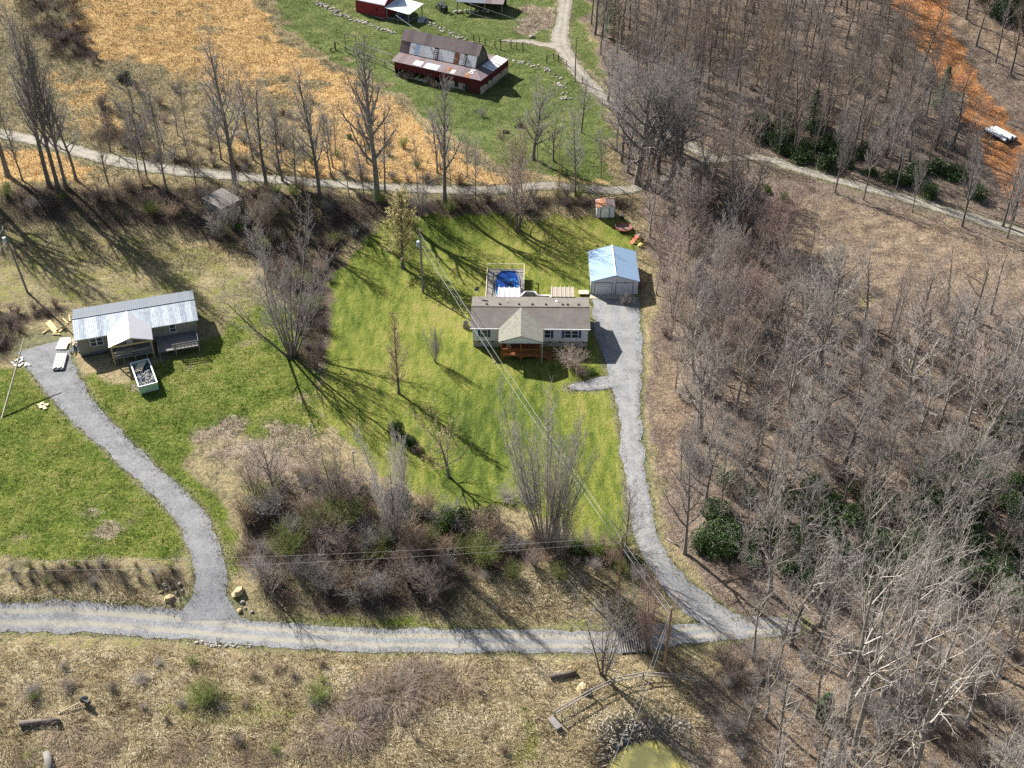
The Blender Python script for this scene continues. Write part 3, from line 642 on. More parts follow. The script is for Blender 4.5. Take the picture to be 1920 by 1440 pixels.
for (a, b) in (((1.9, 8.4), (1.9, 19.7)), ((1.9, 19.7), (7.7, 19.7)), ((7.7, 19.7), (7.7, 12.6)), ((3.3, 9), (3.3, 10.6))):
    L_ = math.dist(a, b); m_ = max(2, int(L_ / 1.6)); 
    for i in range(m_ + 1):
        q = (a[0] + (b[0] - a[0]) * i / m_, a[1] + (b[1] - a[1]) * i / m_); g.box(q[0] - .05, q[0] + .05, q[1] - .05, q[1] + .05, -.3 if i % 2 == 0 else 1.1, 2.15)
    g.bar((*a, 2.17), (*b, 2.17), .12, .06); g.bar((*a, 1.3), (*b, 1.3), .04, .06)
g.build('railing', M['wood_pale'], pd)
g = G(); W_ = [(7.1, 10.5), (7.9, 11.9), (9.25, 11.9), (9.9, 10.9), (11.75, 10.9), (11.8, 8.6)]
for a, b in zip(W_, W_[1:]): g.bar((*a, 1.6), (*b, 1.6), .07, 1.0)
g.build('side_screen', M['wood_grey'], pd)
g = G()
for a, b in zip(W_, W_[1:]): g.bar((*a, 2.16), (*b, 2.16), .2, .07)
g.build('bench_cap', M['trim_white'], pd)
sp_ = empty('swimming_pool', (-6.05 + .2, 142.89, 0), R(-.8), 'oval above-ground pool with a wet blue cover set into the grey deck', 'pool')
g = G(); P2 = oval(4.97, 15.0, 2.0, 4.26); vs = [(a, b, 0) for a, b in PO] + [(a, b, 1.3) for a, b in PO]
g.add(vs, [(i, (i + 1) % n, (i + 1) % n + n, i + n) for i in range(n)]); g.build('pool_wall', M['siding_white'], sp_)
g = G(); vs = [(a, b, 1.31) for a, b in PO] + [(a * .95 + 4.97 * .05, b * .97 + 15 * .03, 1.31) for a, b in PO]; g.add(vs, [(i, (i + 1) % n, (i + 1) % n + n, i + n) for i in range(n)]); g.build('rim', M['shutter'], sp_)
g = G(); g.poly(*[(a - 4.97, b - 15, 1.18) for a, b in oval(4.97, 15.0, 1.93, 4.16)]); o_ = g.build('pool_cover', M['pool_cover'], sp_); o_.location = (4.97, 15.0, 0)
g = G(); rr = random.Random(3)
for i in range(9): g.bar((5.2 + rr.uniform(-.4, .5), 15.4 + rr.uniform(-.5, .5), 1.19), (5.2 + rr.uniform(-.5, .5), 15.4 + rr.uniform(-.6, .6), 1.24), .16, .03)
g.build('leaf_debris', M['dark_wood'], sp_)
def pergola(loc, rz, w_, d_, z, label, mat_, slats, name, frame=None):
    r = empty(name, loc, rz, label, 'pergola')
    for px_ in (0, w_):
        for py_ in (0, d_): G().box(px_ - .06, px_ + .06, py_ - .06, py_ + .06, -1.2 if py_ else -1.2, z).build('post', M['trim_white'], r)
    G().slab([(-.15, -.15, z + .03), (w_ + .15, -.15, z + .03), (w_ + .15, d_ + .15, z + .03), (-.15, d_ + .15, z + .03)], .04).build('canopy', mat_, r)
    g = G()
    for i in range(slats + 1): g.box(w_ * i / slats - .04, w_ * i / slats + .04, -.3, d_ + .3, z + .034, z + .10)
    g.build('rafter', M[frame or 'trim_white'], r); return r
pergola((-2.0, 151.1, 1.2), R(-1), 3.1, 2.2, 2.45, 'small pergola with pink and white striped cloth at the near end of the pool', M['stripe_cloth'], 4, 'striped_pergola')
pergola((6.0, 151.0, 1.2), R(-1), 3.25, 2.3, 2.55, 'tan reed-covered pergola behind the east half of the white house', M['reed'], 5, 'reed_pergola', 'wood_pale')

# --- garage
ga = empty('garage', (12.17, 156.83, 0), 0, 'white two-door metal garage with pale blue gable roof at the top of the east drive', 'garage')
W_, D_ = 7.6, 8.9
G().add([(.2, .25, 0), (W_ - .2, .25, 0), (W_ - .2, .25, 2.5), (W_ / 2, .25, 3.6), (.2, .25, 2.5)], [(0, 1, 2, 3, 4)]).build('wall', M['metal_wall'], ga)
g = G(); g.add([(.2, D_ - .2, 0), (W_ - .2, D_ - .2, 0), (W_ - .2, D_ - .2, 2.5), (W_ / 2, D_ - .2, 3.6), (.2, D_ - .2, 2.5)], [(4, 3, 2, 1, 0)])
g.build('wall', M['metal_wall'], ga)
G().poly((.2, .25, 0), (.2, .25, 2.5), (.2, D_ - .2, 2.5), (.2, D_ - .2, 0)).build('wall', M['metal_wall_side'], ga)
G().poly((W_ - .2, .25, 0), (W_ - .2, D_ - .2, 0), (W_ - .2, D_ - .2, 2.5), (W_ - .2, .25, 2.5)).build('wall', M['metal_wall_side'], ga)
for i in (0, 1):
    xa, xb = (0, W_ / 2) if i == 0 else (W_ / 2, W_); za, zb = (2.55, 3.68) if i == 0 else (3.68, 2.55)
    G().slab([(xa, 0, za), (xb, 0, zb), (xb, D_, zb), (xa, D_, za)], .1).build('roof', M['metal_blue'], ga)
G().bar((W_ / 2, -.02, 3.70), (W_ / 2, D_ + .02, 3.70), .22, .05).build('ridge_cap', M['trim_white'], ga)
for xa in (.72, 3.98):
    d_ = G().box(xa, xa + 2.6, .20, .245, .05, 2.15).build('garage_door', M['door_panel'], ga)
    g = G(); g.box(xa - .07, xa, .18, .247, .03, 2.22).box(xa + 2.6, xa + 2.67, .18, .247, .03, 2.22).box(xa, xa + 2.6, .18, .247, 2.15, 2.22).box(xa, xa + 2.6, .19, .247, -.02, .05); g.build('door_frame', M['debris_dark'], d_)
G().box(.1, .2, .18, .27, 0, 2.5).build('corner_trim', M['shutter'], ga)
G().box(-.1, 7.6, -1.0, .2, -.4, .06).build('concrete_apron', M['concrete'], ga)
st = empty('wooden_step', (11.0, 157.3, 0), 0, 'small pale wooden landing at the left corner of the garage', 'landing')
G().box(-.6, .95, -.5, .6, .12, .3).build('top_board', M['wood_pale'], st)
for sx in (-.5, .7): G().box(sx, sx + .12, -.45, .5, -.1, .12).build('support', M['wood_pale'], st)

# --- the metal-roofed house under renovation
h2 = empty('house', (-62.7, 140.09, 0), R(17.2), 'tan house with ribbed silver metal roof and unfinished gable porch', 'house')
g = G(); gable_body(g, .3, 17.2, .35, 7.95, .4, 3.3, 4.25); g.build('wall', M['siding_tan'], h2)
G().box(.36, 17.14, .42, 7.9, -1.2, .4).build('foundation', M['dark_wood'], h2)
G().box(.29, 6.0, .31, .347, .4, .72).build('skirt_board', M['metal_grey'], h2)
G().box(10.8, 17.2, .31, .347, 1.2, 1.5).build('skirt_board', M['metal_grey'], h2)
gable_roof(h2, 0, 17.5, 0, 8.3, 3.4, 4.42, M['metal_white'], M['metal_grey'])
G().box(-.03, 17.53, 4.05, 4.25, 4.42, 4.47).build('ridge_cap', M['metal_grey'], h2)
g = G(); g.slab([(4.66, -3.16, 3.42), (7.75, -3.1, 4.4), (7.72, 3.95, 4.4), (4.66, .1, 3.44)], .1); g.build('porch_roof', M['metal_pale'], h2)
g = G(); g.slab([(7.75, -3.1, 4.4), (10.8, -3.05, 3.42), (10.8, .1, 3.44), (7.72, 3.95, 4.4)], .1); g.build('porch_roof', M['metal_pale'], h2)
g = G(); g.bar((4.8, -3.0, 3.22), (10.7, -2.95, 3.22), .09, .26); g.bar((4.8, -3.0, 3.3), (7.75, -3.0, 4.25), .06, .16); g.bar((7.75, -3.0, 4.25), (10.7, -2.95, 3.3), .06, .16); g.bar((7.75, -3.0, 3.3), (7.75, -3.0, 4.2), .09)
g.build('porch_beam', M['wood_new'], h2)
for px_, py_ in ((4.95, -2.95), (10.5, -2.9)): G().box(px_ - .09, px_ + .09, py_ - .09, py_ + .09, -.9, 3.1).build('porch_post', M['wood_new'], h2)
for px_ in (6.3, 7.9, 9.5): G().box(px_ - .07, px_ + .07, -2.9, -2.76, -1, 1.0).build('deck_post', M['wood_grey'], h2)
G().box(5.1, 10.6, -2.9, .33, 1.0, 1.13).build('porch_deck', M['wood_grey'], h2)
g = G()
for zz in (1.5, 1.95, 2.1): g.bar((5.1, -2.86, zz), (10.3, -2.82, zz - .05), .05, .11)
g.build('railing', M['wood_grey'], h2)
g = G(); rr = random.Random(8)
for i in range(16): 
    a = rr.uniform(5.2, 7.5); yy = rr.uniform(-2.6, -1.4); g.bar((a, yy, 1.2 + rr.random() * .4), (a + rr.uniform(1.5, 3), yy + rr.uniform(-.3, .3), 1.2 + rr.random() * .5), .14, .05)
tag(g.build('lumber_pile', M['wood_pale'], None, loc=None), 'loose pile of boards on the unfinished porch floor of the tan house', 'lumber'); bpy.data.objects['lumber_pile'].matrix_world = Matrix.Translation(h2.location) @ Matrix.Rotation(R(17.2), 4, 'Z')
G().box(11.1, 17.0, -3.3, .33, 1.1, 1.22).build('side_deck', M['deck_board'], h2)
for px_, py_ in ((13.6, -3.25), (16.9, -3.25), (16.9, -.2), (11.3, -3.1)): G().box(px_ - .08, px_ + .08, py_ - .08, py_ + .08, -1.0, 2.1).build('deck_post', M['wood_grey'], h2)
g = G()
for zz in (1.45, 1.75, 2.1): g.bar((13.2, -3.27, zz), (17, -3.27, zz), .05, .13)
for zz in (1.45, 1.75, 2.1): g.bar((16.95, -3.2, zz), (16.95, .3, zz), .05, .13)
for i in range(8): g.bar((13.4 + i * .5, -3.26, 1.2), (13.4 + i * .5, -3.26, 2.1), .06, .04)
g.build('deck_railing', M['wood_grey'], h2)
window(h2, 2.05, 2.85, 1.75, 3.0, .35); window(h2, 2.98, 3.78, 1.75, 3.0, .35); window(h2, 13.3, 14.1, 1.9, 3.1, .35); window(h2, 8.9, 9.9, 1.6, 2.9, .35)
G().box(6.9, 7.8, .29, .345, 1.13, 3.1).build('front_door', M['trim_white'], h2)
G().bar((4.4, -.2, .3), (5.0, -.6, 1.5), .9, .05).build('stair_frame', M['wood_grey'], h2)

# --- dumpster
p1, p2, p3, p4 = Vector((-53.55, 137.29, 0)), Vector((-51.01, 131.77, 0)), Vector((-48.85, 133.34, 0)), Vector((-51.21, 137.67, 0))
du = empty('dumpster', (-51.9, 135.1, hz(-51.9, 135.1)), R(-65.2 + 180), 'open pale green roll-off dumpster full of dark debris in front of the unfinished porch', 'dumpster')
L2, W2, Hh = 3.0, 1.25, 1.35
g = G()
for s_ in (-1, 1): g.box(-L2, L2, s_ * W2 - .05, s_ * W2 + .05, .2, Hh)
g.box(L2 - .08, L2, -W2 + .05, W2 - .05, .2, Hh); g.box(-L2, -L2 + .08, -W2 + .05, W2 - .05, .2, Hh); g.box(-L2, L2, -W2, W2, .12, .197)
for i in range(9):
    xx = -L2 + .3 + i * .68
    for s_ in (-1, 1): g.box(xx, xx + .1, s_ * (W2 + .05) - .04, s_ * (W2 + .05) + .04, .2, Hh - .02)
g.build('bin', M['dumpster'], du)
g = G()
for s_ in (-1, 1): g.box(-L2 - .03, L2 + .03, s_ * W2 - .09, s_ * W2 + .09, Hh, Hh + .09)
for s_ in (-1, 1): g.box(s_ * L2 - .07, s_ * L2 + .07, -W2 + .09, W2 - .09, Hh, Hh + .09)
g.build('rim', M['siding_white'], du)
for sx in (-2.3, 2.3):
    for sy in (-.8, .8): G().tube([(sx, sy - .1, .1), (sx, sy + .1, .1)], .12, 10).build('wheel', M['black'], du)
g = G(); rr = random.Random(4)
for i in range(170):
    a = Vector((rr.uniform(-2.6, 2.6), rr.uniform(-1, 1), rr.uniform(.7, 1.15))); d_ = Vector((rr.uniform(-1, 1), rr.uniform(-1, 1), rr.uniform(-.2, .3))) * rr.uniform(.2, .5)
    b = a + d_; b.x = max(-2.85, min(2.85, b.x)); b.y = max(-1.1, min(1.1, b.y)); g.bar(a, b, rr.uniform(.06, .35), .04)
g.box(-2.9, 2.9, -1.15, 1.15, .3, .8); g.build('debris', M['debris_dark'], du)
g = G()
for i in range(26):
    a = Vector((rr.uniform(-2.6, 2.6), rr.uniform(-1, 1), rr.uniform(1.1, 1.25))); b = a + Vector((rr.uniform(-.6, .6), rr.uniform(-.6, .6), .03)); b.y = max(-1.1, min(1.1, b.y)); g.bar(a, b, .07, .03)
g.build('debris_heap', M['wood_pale'], du)['kind'] = 'stuff'
G().slab([(1.2, -.1, 1.3), (2.5, -.9, 1.45), (2.8, .2, 1.3), (1.7, .9, 1.25)], .03).build('debris_board', M['wood_pale'], du)

# --- old barn
ba = empty('barn', (-25.2, 239.7, 0), R(-27.7), 'long red barn with rusty gambrel metal roof, missing sheets and concrete block lower wall', 'barn')
BL, BD = 21.4, 12.5
MX = 18.4
y0, y1, y2, y3, y4 = 3.3, 4.45, 6.05, 7.65, 8.8
# lean-to walls
g = G(); g.box(.5, BL - .2, .35, .45, 1.5, 3.1); g.box(BL - .3, BL - .2, .45, BD - .3, 1.6, 3.1); g.box(.5, .6, .45, BD - .3, 0, 3.1); g.box(.5, BL - .2, BD - .4, BD - .3, 0, 3.1); g.box(17.6, BL - .25, .33, .349, -.4, 1.6)
g.build('wall', M['red_board'], ba)
g = G(); g.box(BL - .33, BL - .17, .30, BD - .32, -.6, 1.6); g.box(12.6, 17.5, .36, .44, -.5, 1.5); g.box(.5, 12.5, .36, .44, -.5, .4); g.build('block_wall', M['block'], ba)
g = G()
for yy in (2.6, 4.6, 8.5): g.box(BL - .19, BL - .14, yy, yy + .5, 1.25, 1.75)
g.box(15.0, 15.9, .33, .352, .5, 1.6); g.build('window', M['black'], ba)
g = G(); g.box(17.55, 18.6, .30, .328, -.4, 1.5); g.build('door', M['dark_wood'], ba)
# gambrel gable ends
for xx in (.6, MX - .25):
    G().poly((xx, y0, 3.2), (xx, y4, 3.2), (xx, y4 - .05, 3.9), (xx, y3, 5.95), (xx, y2, 7.9), (xx, y1, 5.95), (xx, y0 + .05, 3.9)).build('gable_end', M['siding_grey'], ba)
def sheet(pts, m_, name='roof', par=ba, th=.07): return G().slab(pts, th).build(name, m_, par)
sheet([(.0, 0, 3.15), (BL, 0, 3.15), (MX, y0 + .1, 3.85), (.0, y0 + .1, 3.85)], M['rust_roof'])
sheet([(BL, 0, 3.15), (BL, BD, 3.15), (MX, y4, 3.85), (MX, y0 + .1, 3.85)], M['rust_roof'])
sheet([(.0, y4, 3.85), (MX, y4, 3.85), (BL, BD, 3.15), (0, BD, 3.15)], M['rust_roof'])
sheet([(0, y0, 3.9), (MX, y0, 3.9), (MX, y1, 6.1), (0, y1, 6.1)], M['rust_roof'])
sheet([(-.1, y1 - .08, 6.06), (MX + .1, y1 - .08, 6.06), (MX + .1, y2, 8.0), (-.1, y2, 8.0)], M['rust_roof'])
sheet([(-.1, y2, 8.0), (MX + .1, y2, 8.0), (MX + .1, y3 + .08, 6.06), (-.1, y3 + .08, 6.06)], M['rust_roof'])
sheet([(0, y3, 6.1), (MX, y3, 6.1), (MX, y4, 3.9), (0, y4, 3.9)], M['rust_roof'])
def steep(xa, xb, ta, tb, m_, off=.05, name='roof_sheet', sk=0):   # sheets laid on the steep front slope
    def q(x_, t): return (x_, y0 + (y1 - y0) * t - off, 3.9 + 2.2 * t + off * .5)
    return G().slab([q(xa, ta), q(xb, ta), q(xb + sk, tb), q(xa + sk, tb)], .03).build(name, M[m_], ba)
for a, b, m_ in ((2.4, 3.6, 'sheet_white'), (3.62, 4.7, 'sheet_blue'), (4.72, 8.2, 'sheet_white'), (9.3, 13.0, 'sheet_white'), (13.03, 14.3, 'sheet_rust'), (14.33, 15.2, 'sheet_white'), (16.0, 18.2, 'sheet_white')):
    steep(a, b, .03 if m_ != 'sheet_rust' else .0, .93, m_)
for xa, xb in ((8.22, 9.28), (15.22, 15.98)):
    steep(xa, xb, .03, .93, 'black', .045)  # black sheet paints the darkness inside an open gap in the roof
    g = G()
    for i in range(6):
        t = .08 + i * .14; yy = y0 + (y1 - y0) * t - .09; zz = 3.93 + 2.2 * t; g.bar((xa + .1, yy, zz), (xb - .15, yy, zz), .05, .13)
    g.build('batten', M['sheet_white'], ba)
def lean(xa, xb, ya, yb, m_, name='roof_sheet'):
    f = lambda y_: 3.15 + (y_ / (y0 + .1)) * .7 + .012
    return G().slab([(xa, ya, f(ya)), (xb, ya, f(ya)), (xb, yb, f(yb)), (xa, yb, f(yb))], .01).build(name, M[m_], ba)
lean(5.0, 6.9, .3, 1.9, 'sheet_white'); lean(7.7, 10.9, .1, 1.9, 'sheet_blue'); lean(12.6, 13.9, .8, 2.1, 'sheet_rust'); lean(13.95, 14.8, .3, 1.5, 'sheet_white'); lean(17.3, 18.5, .05, 1.4, 'sheet_rust'); lean(8.0, 9.6, .12, 1.2, 'sheet_white').location.z = .012
g = G(); f = lambda y_: 3.15 + (y_ / (y0 + .1)) * .7 + .05
for a, b in (((17.6, 1.6), (18.6, 2.6)), ((17.7, 2.6), (18.7, 1.5)), ((17.6, 1.6), (18.5, 1.4)), ((17.7, 2.6), (18.6, 2.65))): g.bar((a[0], a[1], f(a[1])), (b[0], b[1], f(b[1])), .18, .05)
g.build('loose_board', M['trim_white'], ba)
for i in range(6):
    ya = 5.2 + i * 1.12; xi = MX + (BL - MX) * .06
    def q(x_, y_): return (x_, y_, 3.85 - (x_ - MX) / (BL - MX) * .7 + .015)
    G().slab([q(MX + .3, ya), q(BL - .05, ya), q(BL - .05, ya + .95), q(MX + .3, min(ya + .95, 11.5))], .01).build('roof_sheet', M['sheet_white'], ba)

# --- red building, shed row, tractor at the top edge
rbd = at(712, 33); rb_ = empty('red_farm_building', rbd, R(-28), 'bright red lap-sided farm building with pale roof, cut by the top edge of the photo', 'barn')
g = G(); g.box(-6.5, 1.5, 0, 7.5, -.5, 3.4); g.add([(1.5, 0, 3.4), (1.5, 7.5, 3.4), (1.5, 3.75, 6.0)], [(0, 1, 2)]); g.add([(-6.5, 0, 3.4), (-6.5, 7.5, 3.4), (-6.5, 3.75, 6.0)], [(0, 2, 1)]); g.build('wall', M['red_lap'], rb_)
gable_roof(rb_, -6.8, 1.8, -.4, 7.9, 3.3, 6.1, M['metal_pale'], M['metal_pale'])
G().box(-1.0, -.4, -.05, -.003, 1.4, 2.1).build('window', M['black'], rb_)
G().box(-6.3, 1.45, -.06, -.003, -.5, .1).build('foundation', M['block'], rb_)
cp = empty('open_sided_porch', rbd + Vector((1.6, -.8, 0)), R(-28), 'white metal lean-to porch on posts against the bright red farm building', 'porch')
G().slab([(0.1, -.6, 2.9), (6.9, -1.0, 2.6), (6.9, 5.4, 3.0), (.1, 5.4, 3.4)], .08).build('roof', M['sheet_white'], cp)
for q in ((.5, -.4), (3.6, -.6), (6.6, -.8), (6.6, 5.0)): G().box(q[0] - .09, q[0] + .09, q[1] - .09, q[1] + .09, -.6, 2.75).build('post', M['wood_grey'], cp)
g = G(); g.bar((.5, -.5, .7), (6.6, -.9, .7), .06, .14).bar((6.6, -.8, .7), (6.6, 5, .7), .06, .14); g.build('railing', M['wood_grey'], cp)
G().box(.4, 6.7, -.7, 5.1, -.5, .05).build('floor', M['deck_board'], cp)
rr = random.Random(12)
for i, (lx, ly, mm, lab) in enumerate(((2.5, 1.5, 'blue_tarp', 'blue tarp-covered heap under the white porch roof'), (4.8, 1.2, 'debris_dark', 'dark heap beside the blue tarp under the white porch roof'), (8.2, 1.4, 'debris_white', 'white tarp-wrapped bundle outside the end of the white porch'), (7.7, 3.0, 'debris_white', 'small white tank at the far corner of the white porch'))):
    p = cp.matrix_world if False else Matrix.Translation(cp.location) @ Matrix.Rotation(R(-28), 4, 'Z')
    q = p @ Vector((lx, ly, 0)); g = G(); g.rock((0, 0, .35), .75, rr, .8); g.rock((.7, .2, .3), .55, rr, .8); o_ = g.build('tarp_bundle', M[mm], None, True, q); tag(o_, lab, 'bundle')
op = at(868, 24); ops = empty('equipment_shed', op, R(-8), 'open-fronted dark shed with part rusty roof and posts at the top edge beyond the barn', 'shed')
G().slab([(-1.5, -.4, 2.7), (5.4, -.5, 2.7), (5.4, 6.5, 3.6), (-1.5, 6.5, 3.6)], .1).build('roof', M['metal_grey'], ops)
G().slab([(5.42, -.5, 2.69), (9.6, -.5, 2.69), (9.6, 6.5, 3.59), (5.42, 6.5, 3.59)], .1).build('roof', M['rust_roof'], ops)
for px_ in (-1.2, 2.0, 5.2, 9.2): G().box(px_ - .09, px_ + .09, -.3, -.12, -.5, 2.6).build('post', M['wood_grey'], ops)
G().box(-1.3, 9.4, 6.0, 6.2, 0, 3.4).build('wall', M['dark_wood'], ops)
for i in range(7):
    q = op + Vector((-1.6 + i * .95 * 1.3, -.2 + .35 * (i % 3), 0)); g = G()
    for k in range(5): g.rock((rr.uniform(-.4, .4), rr.uniform(-.3, .3), .2 + .15 * k * .5), .3, rr, .7)
    tag(g.build('junk_heap', M[('debris_white', 'wood_pale', 'rock')[i % 3]], None, True, q), 'low heap of mixed scrap along the open front of the dark equipment shed', 'scrap heap', 'scrap heaps along the equipment shed')
tp = at(828, 19); tr = empty('tractor', tp, R(-62), 'small dark tractor with open cab parked on the grass left of the equipment shed', 'tractor')
G().box(-1.5, .2, -.35, .35, .7, 1.25).build('hood', M['tractor'], tr)
g = G(); g.box(.2, 1.3, -.5, .5, .6, 1.0); g.box(.15, 1.35, -.6, .6, 2.1, 2.2)
for sx in (.2, 1.3):
    for sy in (-.55, .55): g.bar((sx, sy, 1.0), (sx, sy, 2.1), .06)
g.build('cab', M['tractor'], tr)
for sx, r_, w_ in ((.95, .7, .3), (-1.2, .42, .2)):
    for sy in (-.75, .75): G().tube([(sx, sy - w_ / 2, r_), (sx, sy + w_ / 2, r_)], r_, 16).build('wheel', M['black'], tr)

# --- small sheds
s1 = at(1118.5, 408); sh = empty('garden_shed', s1, R(1.5), 'small white metal shed with rusty roof and double door beside the log fence', 'shed')
g = G(); w_, d_ = 3.0, 2.6
g.add([(0, 0, 0), (w_, 0, 0), (w_, 0, 1.95), (w_ / 2 + .1, 0, 2.3), (0, 0, 1.95), (0, d_, 0), (w_, d_, 0), (w_, d_, 1.95), (w_ / 2 + .1, d_, 2.3), (0, d_, 1.95)], [(0, 1, 2, 3, 4), (9, 8, 7, 6, 5), (0, 4, 9, 5), (1, 6, 7, 2)]); g.build('wall', M['metal_wall'], sh)
G().slab([(-.1, -.1, 1.97), (w_ / 2 + .1, -.1, 2.36), (w_ / 2 + .1, d_ + .1, 2.36), (-.1, d_ + .1, 1.97)], .05).build('roof', M['sheet_rust'], sh)
G().slab([(w_ / 2 + .1, -.1, 2.36), (w_ + .1, -.1, 1.97), (w_ + .1, d_ + .1, 1.97), (w_ / 2 + .1, d_ + .1, 2.36)], .05).build('roof', M['rust_roof'], sh)
dd = G().box(.75, 2.05, -.04, -.003, .05, 1.8).build('door', M['siding_white'], sh)
G().box(.63, .75, -.05, -.003, 0, 1.85).box(2.05, 2.17, -.05, -.003, 0, 1.85).build('door_frame', M['black'], dd); G().box(1.36, 1.42, -.07, -.041, .9, 1.1).build('handle', M['black'], dd)
s2 = at(419.6, 413); so2 = empty('old_shed', s2, R(47), 'weathered blue-grey shed with flat tan roof half hidden in the brush at the left', 'shed')
g = G(); g.box(0, 3.7, 0, 5.0, -.5, 2.3); ob = g.build('wall', M['siding_grey'], so2)
G().box(-.06, -.003, 0, 5.0, 0, 2.25).build('side_wall', M['siding_blue'], so2)
G().slab([(-.3, -.3, 2.36), (4.0, -.3, 2.6), (4.0, 5.3, 2.6), (-.3, 5.3, 2.36)], .12).build('roof', simple('roof_tan', (.17, .155, .14), .9, .4, 2), so2)
G().box(2.2, 2.9, -.05, -.003, .7, 1.9).build('window', M['black'], so2); G().box(-.1, -.062, 1.8, 2.6, 0, 1.9).build('door', M['debris_dark'], so2)
t = at(1163, 412); o_ = empty('trash_can', at(1167, 412), 0, 'small dark green bin with white lid right of the white garden shed', 'bin')
G().tube([(0, 0, 0), (0, 0, .85)], [.28, .34], 12).build('can', M['leaf_pine'], o_); G().tube([(0, 0, .85), (0, 0, .93)], [.37, .3], 12).build('lid', M['debris_white'], o_)
c0 = at(1170, 430); o_ = empty('old_trampoline', c0, 0, 'round rusty-red trampoline frame on the grass between garden shed and garage', 'trampoline')
pts = [(1.35 * math.cos(a * PI / 14), 1.35 * math.sin(a * PI / 14), .45) for a in range(29)]
G().tube(pts, .05, 6, False).build('frame', M['orange_toy'], o_); pts = [(1.5 * math.cos(a * PI / 14), 1.5 * math.sin(a * PI / 14), .75) for a in range(29)]
G().tube(pts, .03, 6, False).build('net_ring', M['pole_grey'], o_)
G().poly(*[(1.3 * math.cos(a * PI / 10), 1.3 * math.sin(a * PI / 10), .42) for a in range(20)]).build('mat', simple('tramp_mat', (.27, .16, .13), .9, .5, 2), o_)
for k in range(6): G().bar((1.42 * math.cos(k * PI / 3), 1.42 * math.sin(k * PI / 3), 0), (1.5 * math.cos(k * PI / 3), 1.5 * math.sin(k * PI / 3), .75), .06).build('leg', M['pole_grey'], o_)
c0 = at(1192, 454); pl = empty('play_slide', c0, R(35), 'faded orange and yellow plastic play slide beside the garage woods edge', 'toy')
G().slab([(-1, -.35, .1), (.3, -.35, 1.2), (.3, .35, 1.2), (-1, .35, .1)], .06).build('slide', M['orange_toy'], pl); G().bar((.35, -.4, 0), (.35, -.4, 1.5), .1).bar((.35, .4, 0), (.35, .4, 1.5), .1).bar((.9, -.4, 0), (.4, -.4, 1.2), .1).bar((.9, .4, 0), (.4, .4, 1.2), .1).build('ladder', M['yellow_toy'], pl)
for px_, py_, mm, lab in ((1197, 446, 'pink_toy', 'pale pink plastic toy by the orange play slide'), (1201, 463, 'yellow_toy', 'cream plastic toy nearest the garage roof at the woods edge')):
    g = G(); g.rock((0, 0, .3), .45, rr, .8); g.box(-.1, .1, -.5, .5, .3, .5); tag(g.build('plastic_toy', M[mm], None, True, at(px_, py_)), lab, 'toy')

# ------------------------------------------------------------------ poles and wires
def upole(px, py, pyt, label, m_, r=.15, lean=(0, 0), trafo=None, arm=0, cross=0):
    b = at(px, py); h = hgt(b, pyt); o = empty('utility_pole', b, 0, label, 'utility pole')
    G().tube([(0, 0, -.5), (lean[0], lean[1], h)], [r * 1.15, r * .8], 10).build('pole', M[m_], o)
    if trafo is not None:
        zz = h - trafo; g = G(); g.tube([(-.32 + lean[0] * .9, -.1, zz - .45), (-.32 + lean[0] * .9, -.1, zz + .45)], .26, 12); g.build('transformer', M['transformer'], o)
    g = G(); g.tube([(lean[0], lean[1], h), (lean[0], lean[1], h + .25)], .06, 6)
    if cross: g.bar((lean[0] - cross, lean[1], h - .25), (lean[0] + cross, lean[1], h - .25), .1)
    g.build('insulator', M['transformer'], o)
    return b + Vector((lean[0], lean[1], h))
T1 = upole(793, 548, 432, 'grey wooden pole with grey transformer can standing on the lawn left of the white house', 'pole_grey', .16, (0, 0), 2.3)
T2 = upole(1245, 1257, 1140, 'orange-brown wooden pole just behind the log rail fence', 'pole_wood', .17)
T3 = upole(1156, 1152, 1008, 'tall grey-brown pole with small crossarm on the bank above the lower road', 'pole_wood', .17, (0, 0), None, .9)
T4 = upole(1078, 152, 70, 'slim dark pole beside the farm lane right of the barn', 'pole_grey', .13)
T5 = upole(52, 548, 428, 'grey pole with transformer can at the left edge above the tan house', 'pole_grey', .16, (-.9, 0), 2.0)
b = at(2, 786); o_ = empty('leaning_pole', b, 0, 'long bare pole leaning over the grass at the far left beside the west drive', 'pole')
e = at(46, 632, 5.5) - b; G().tube([(0, 0, -.2), e * .6 + Vector((0, 0, -.15)), e], [.14, .12, .07], 8).build('pole', M['wood_pale'], o_)
def wire(a, b, sag, label, group=None, r=.03, m_='wire'):
    pts = [a.lerp(b, t / 14) - Vector((0, 0, sag * 4 * (t / 14) * (1 - t / 14))) for t in range(15)]
    pts = [p - a for p in pts]
    o = G().tube(pts, r, 4).build('power_line', M[m_], None, False, a); tag(o, label, 'wire', group)
dn = Vector((0, 0, -1.2))
gW = 'wires from the lawn pole to the log fence pole'
wire(T1 + Vector((0, 0, -.4)), T2 + Vector((0, 0, -.15)), 1.3, 'pale wire crossing the lawn from the transformer pole to the pole by the log fence', gW, .022)
wire(T1 + Vector((0, 0, -2.2)), T2 + Vector((0, 0, -1.2)), 1.3, 'pale wire crossing the lawn from the transformer pole to the pole by the log fence', gW, .022)
wire(T1 + Vector((0, 0, -3.6)), at(896, 600, 3.6), .5, 'thin service wire from the lawn pole to the white house', None, .018)
E1 = at(1120, 1500, 8); E2 = at(1140, 1500, 7)
gW = 'wires running off the bottom edge from the log fence pole'
wire(T2 + Vector((0, 0, -.3)), E1, .5, 'thin wire running from the log fence pole toward the pond', gW, .014); wire(T2 + dn, E2, .5, 'thin wire running from the log fence pole toward the pond', gW, .014)
gW = 'wires above the lower road'
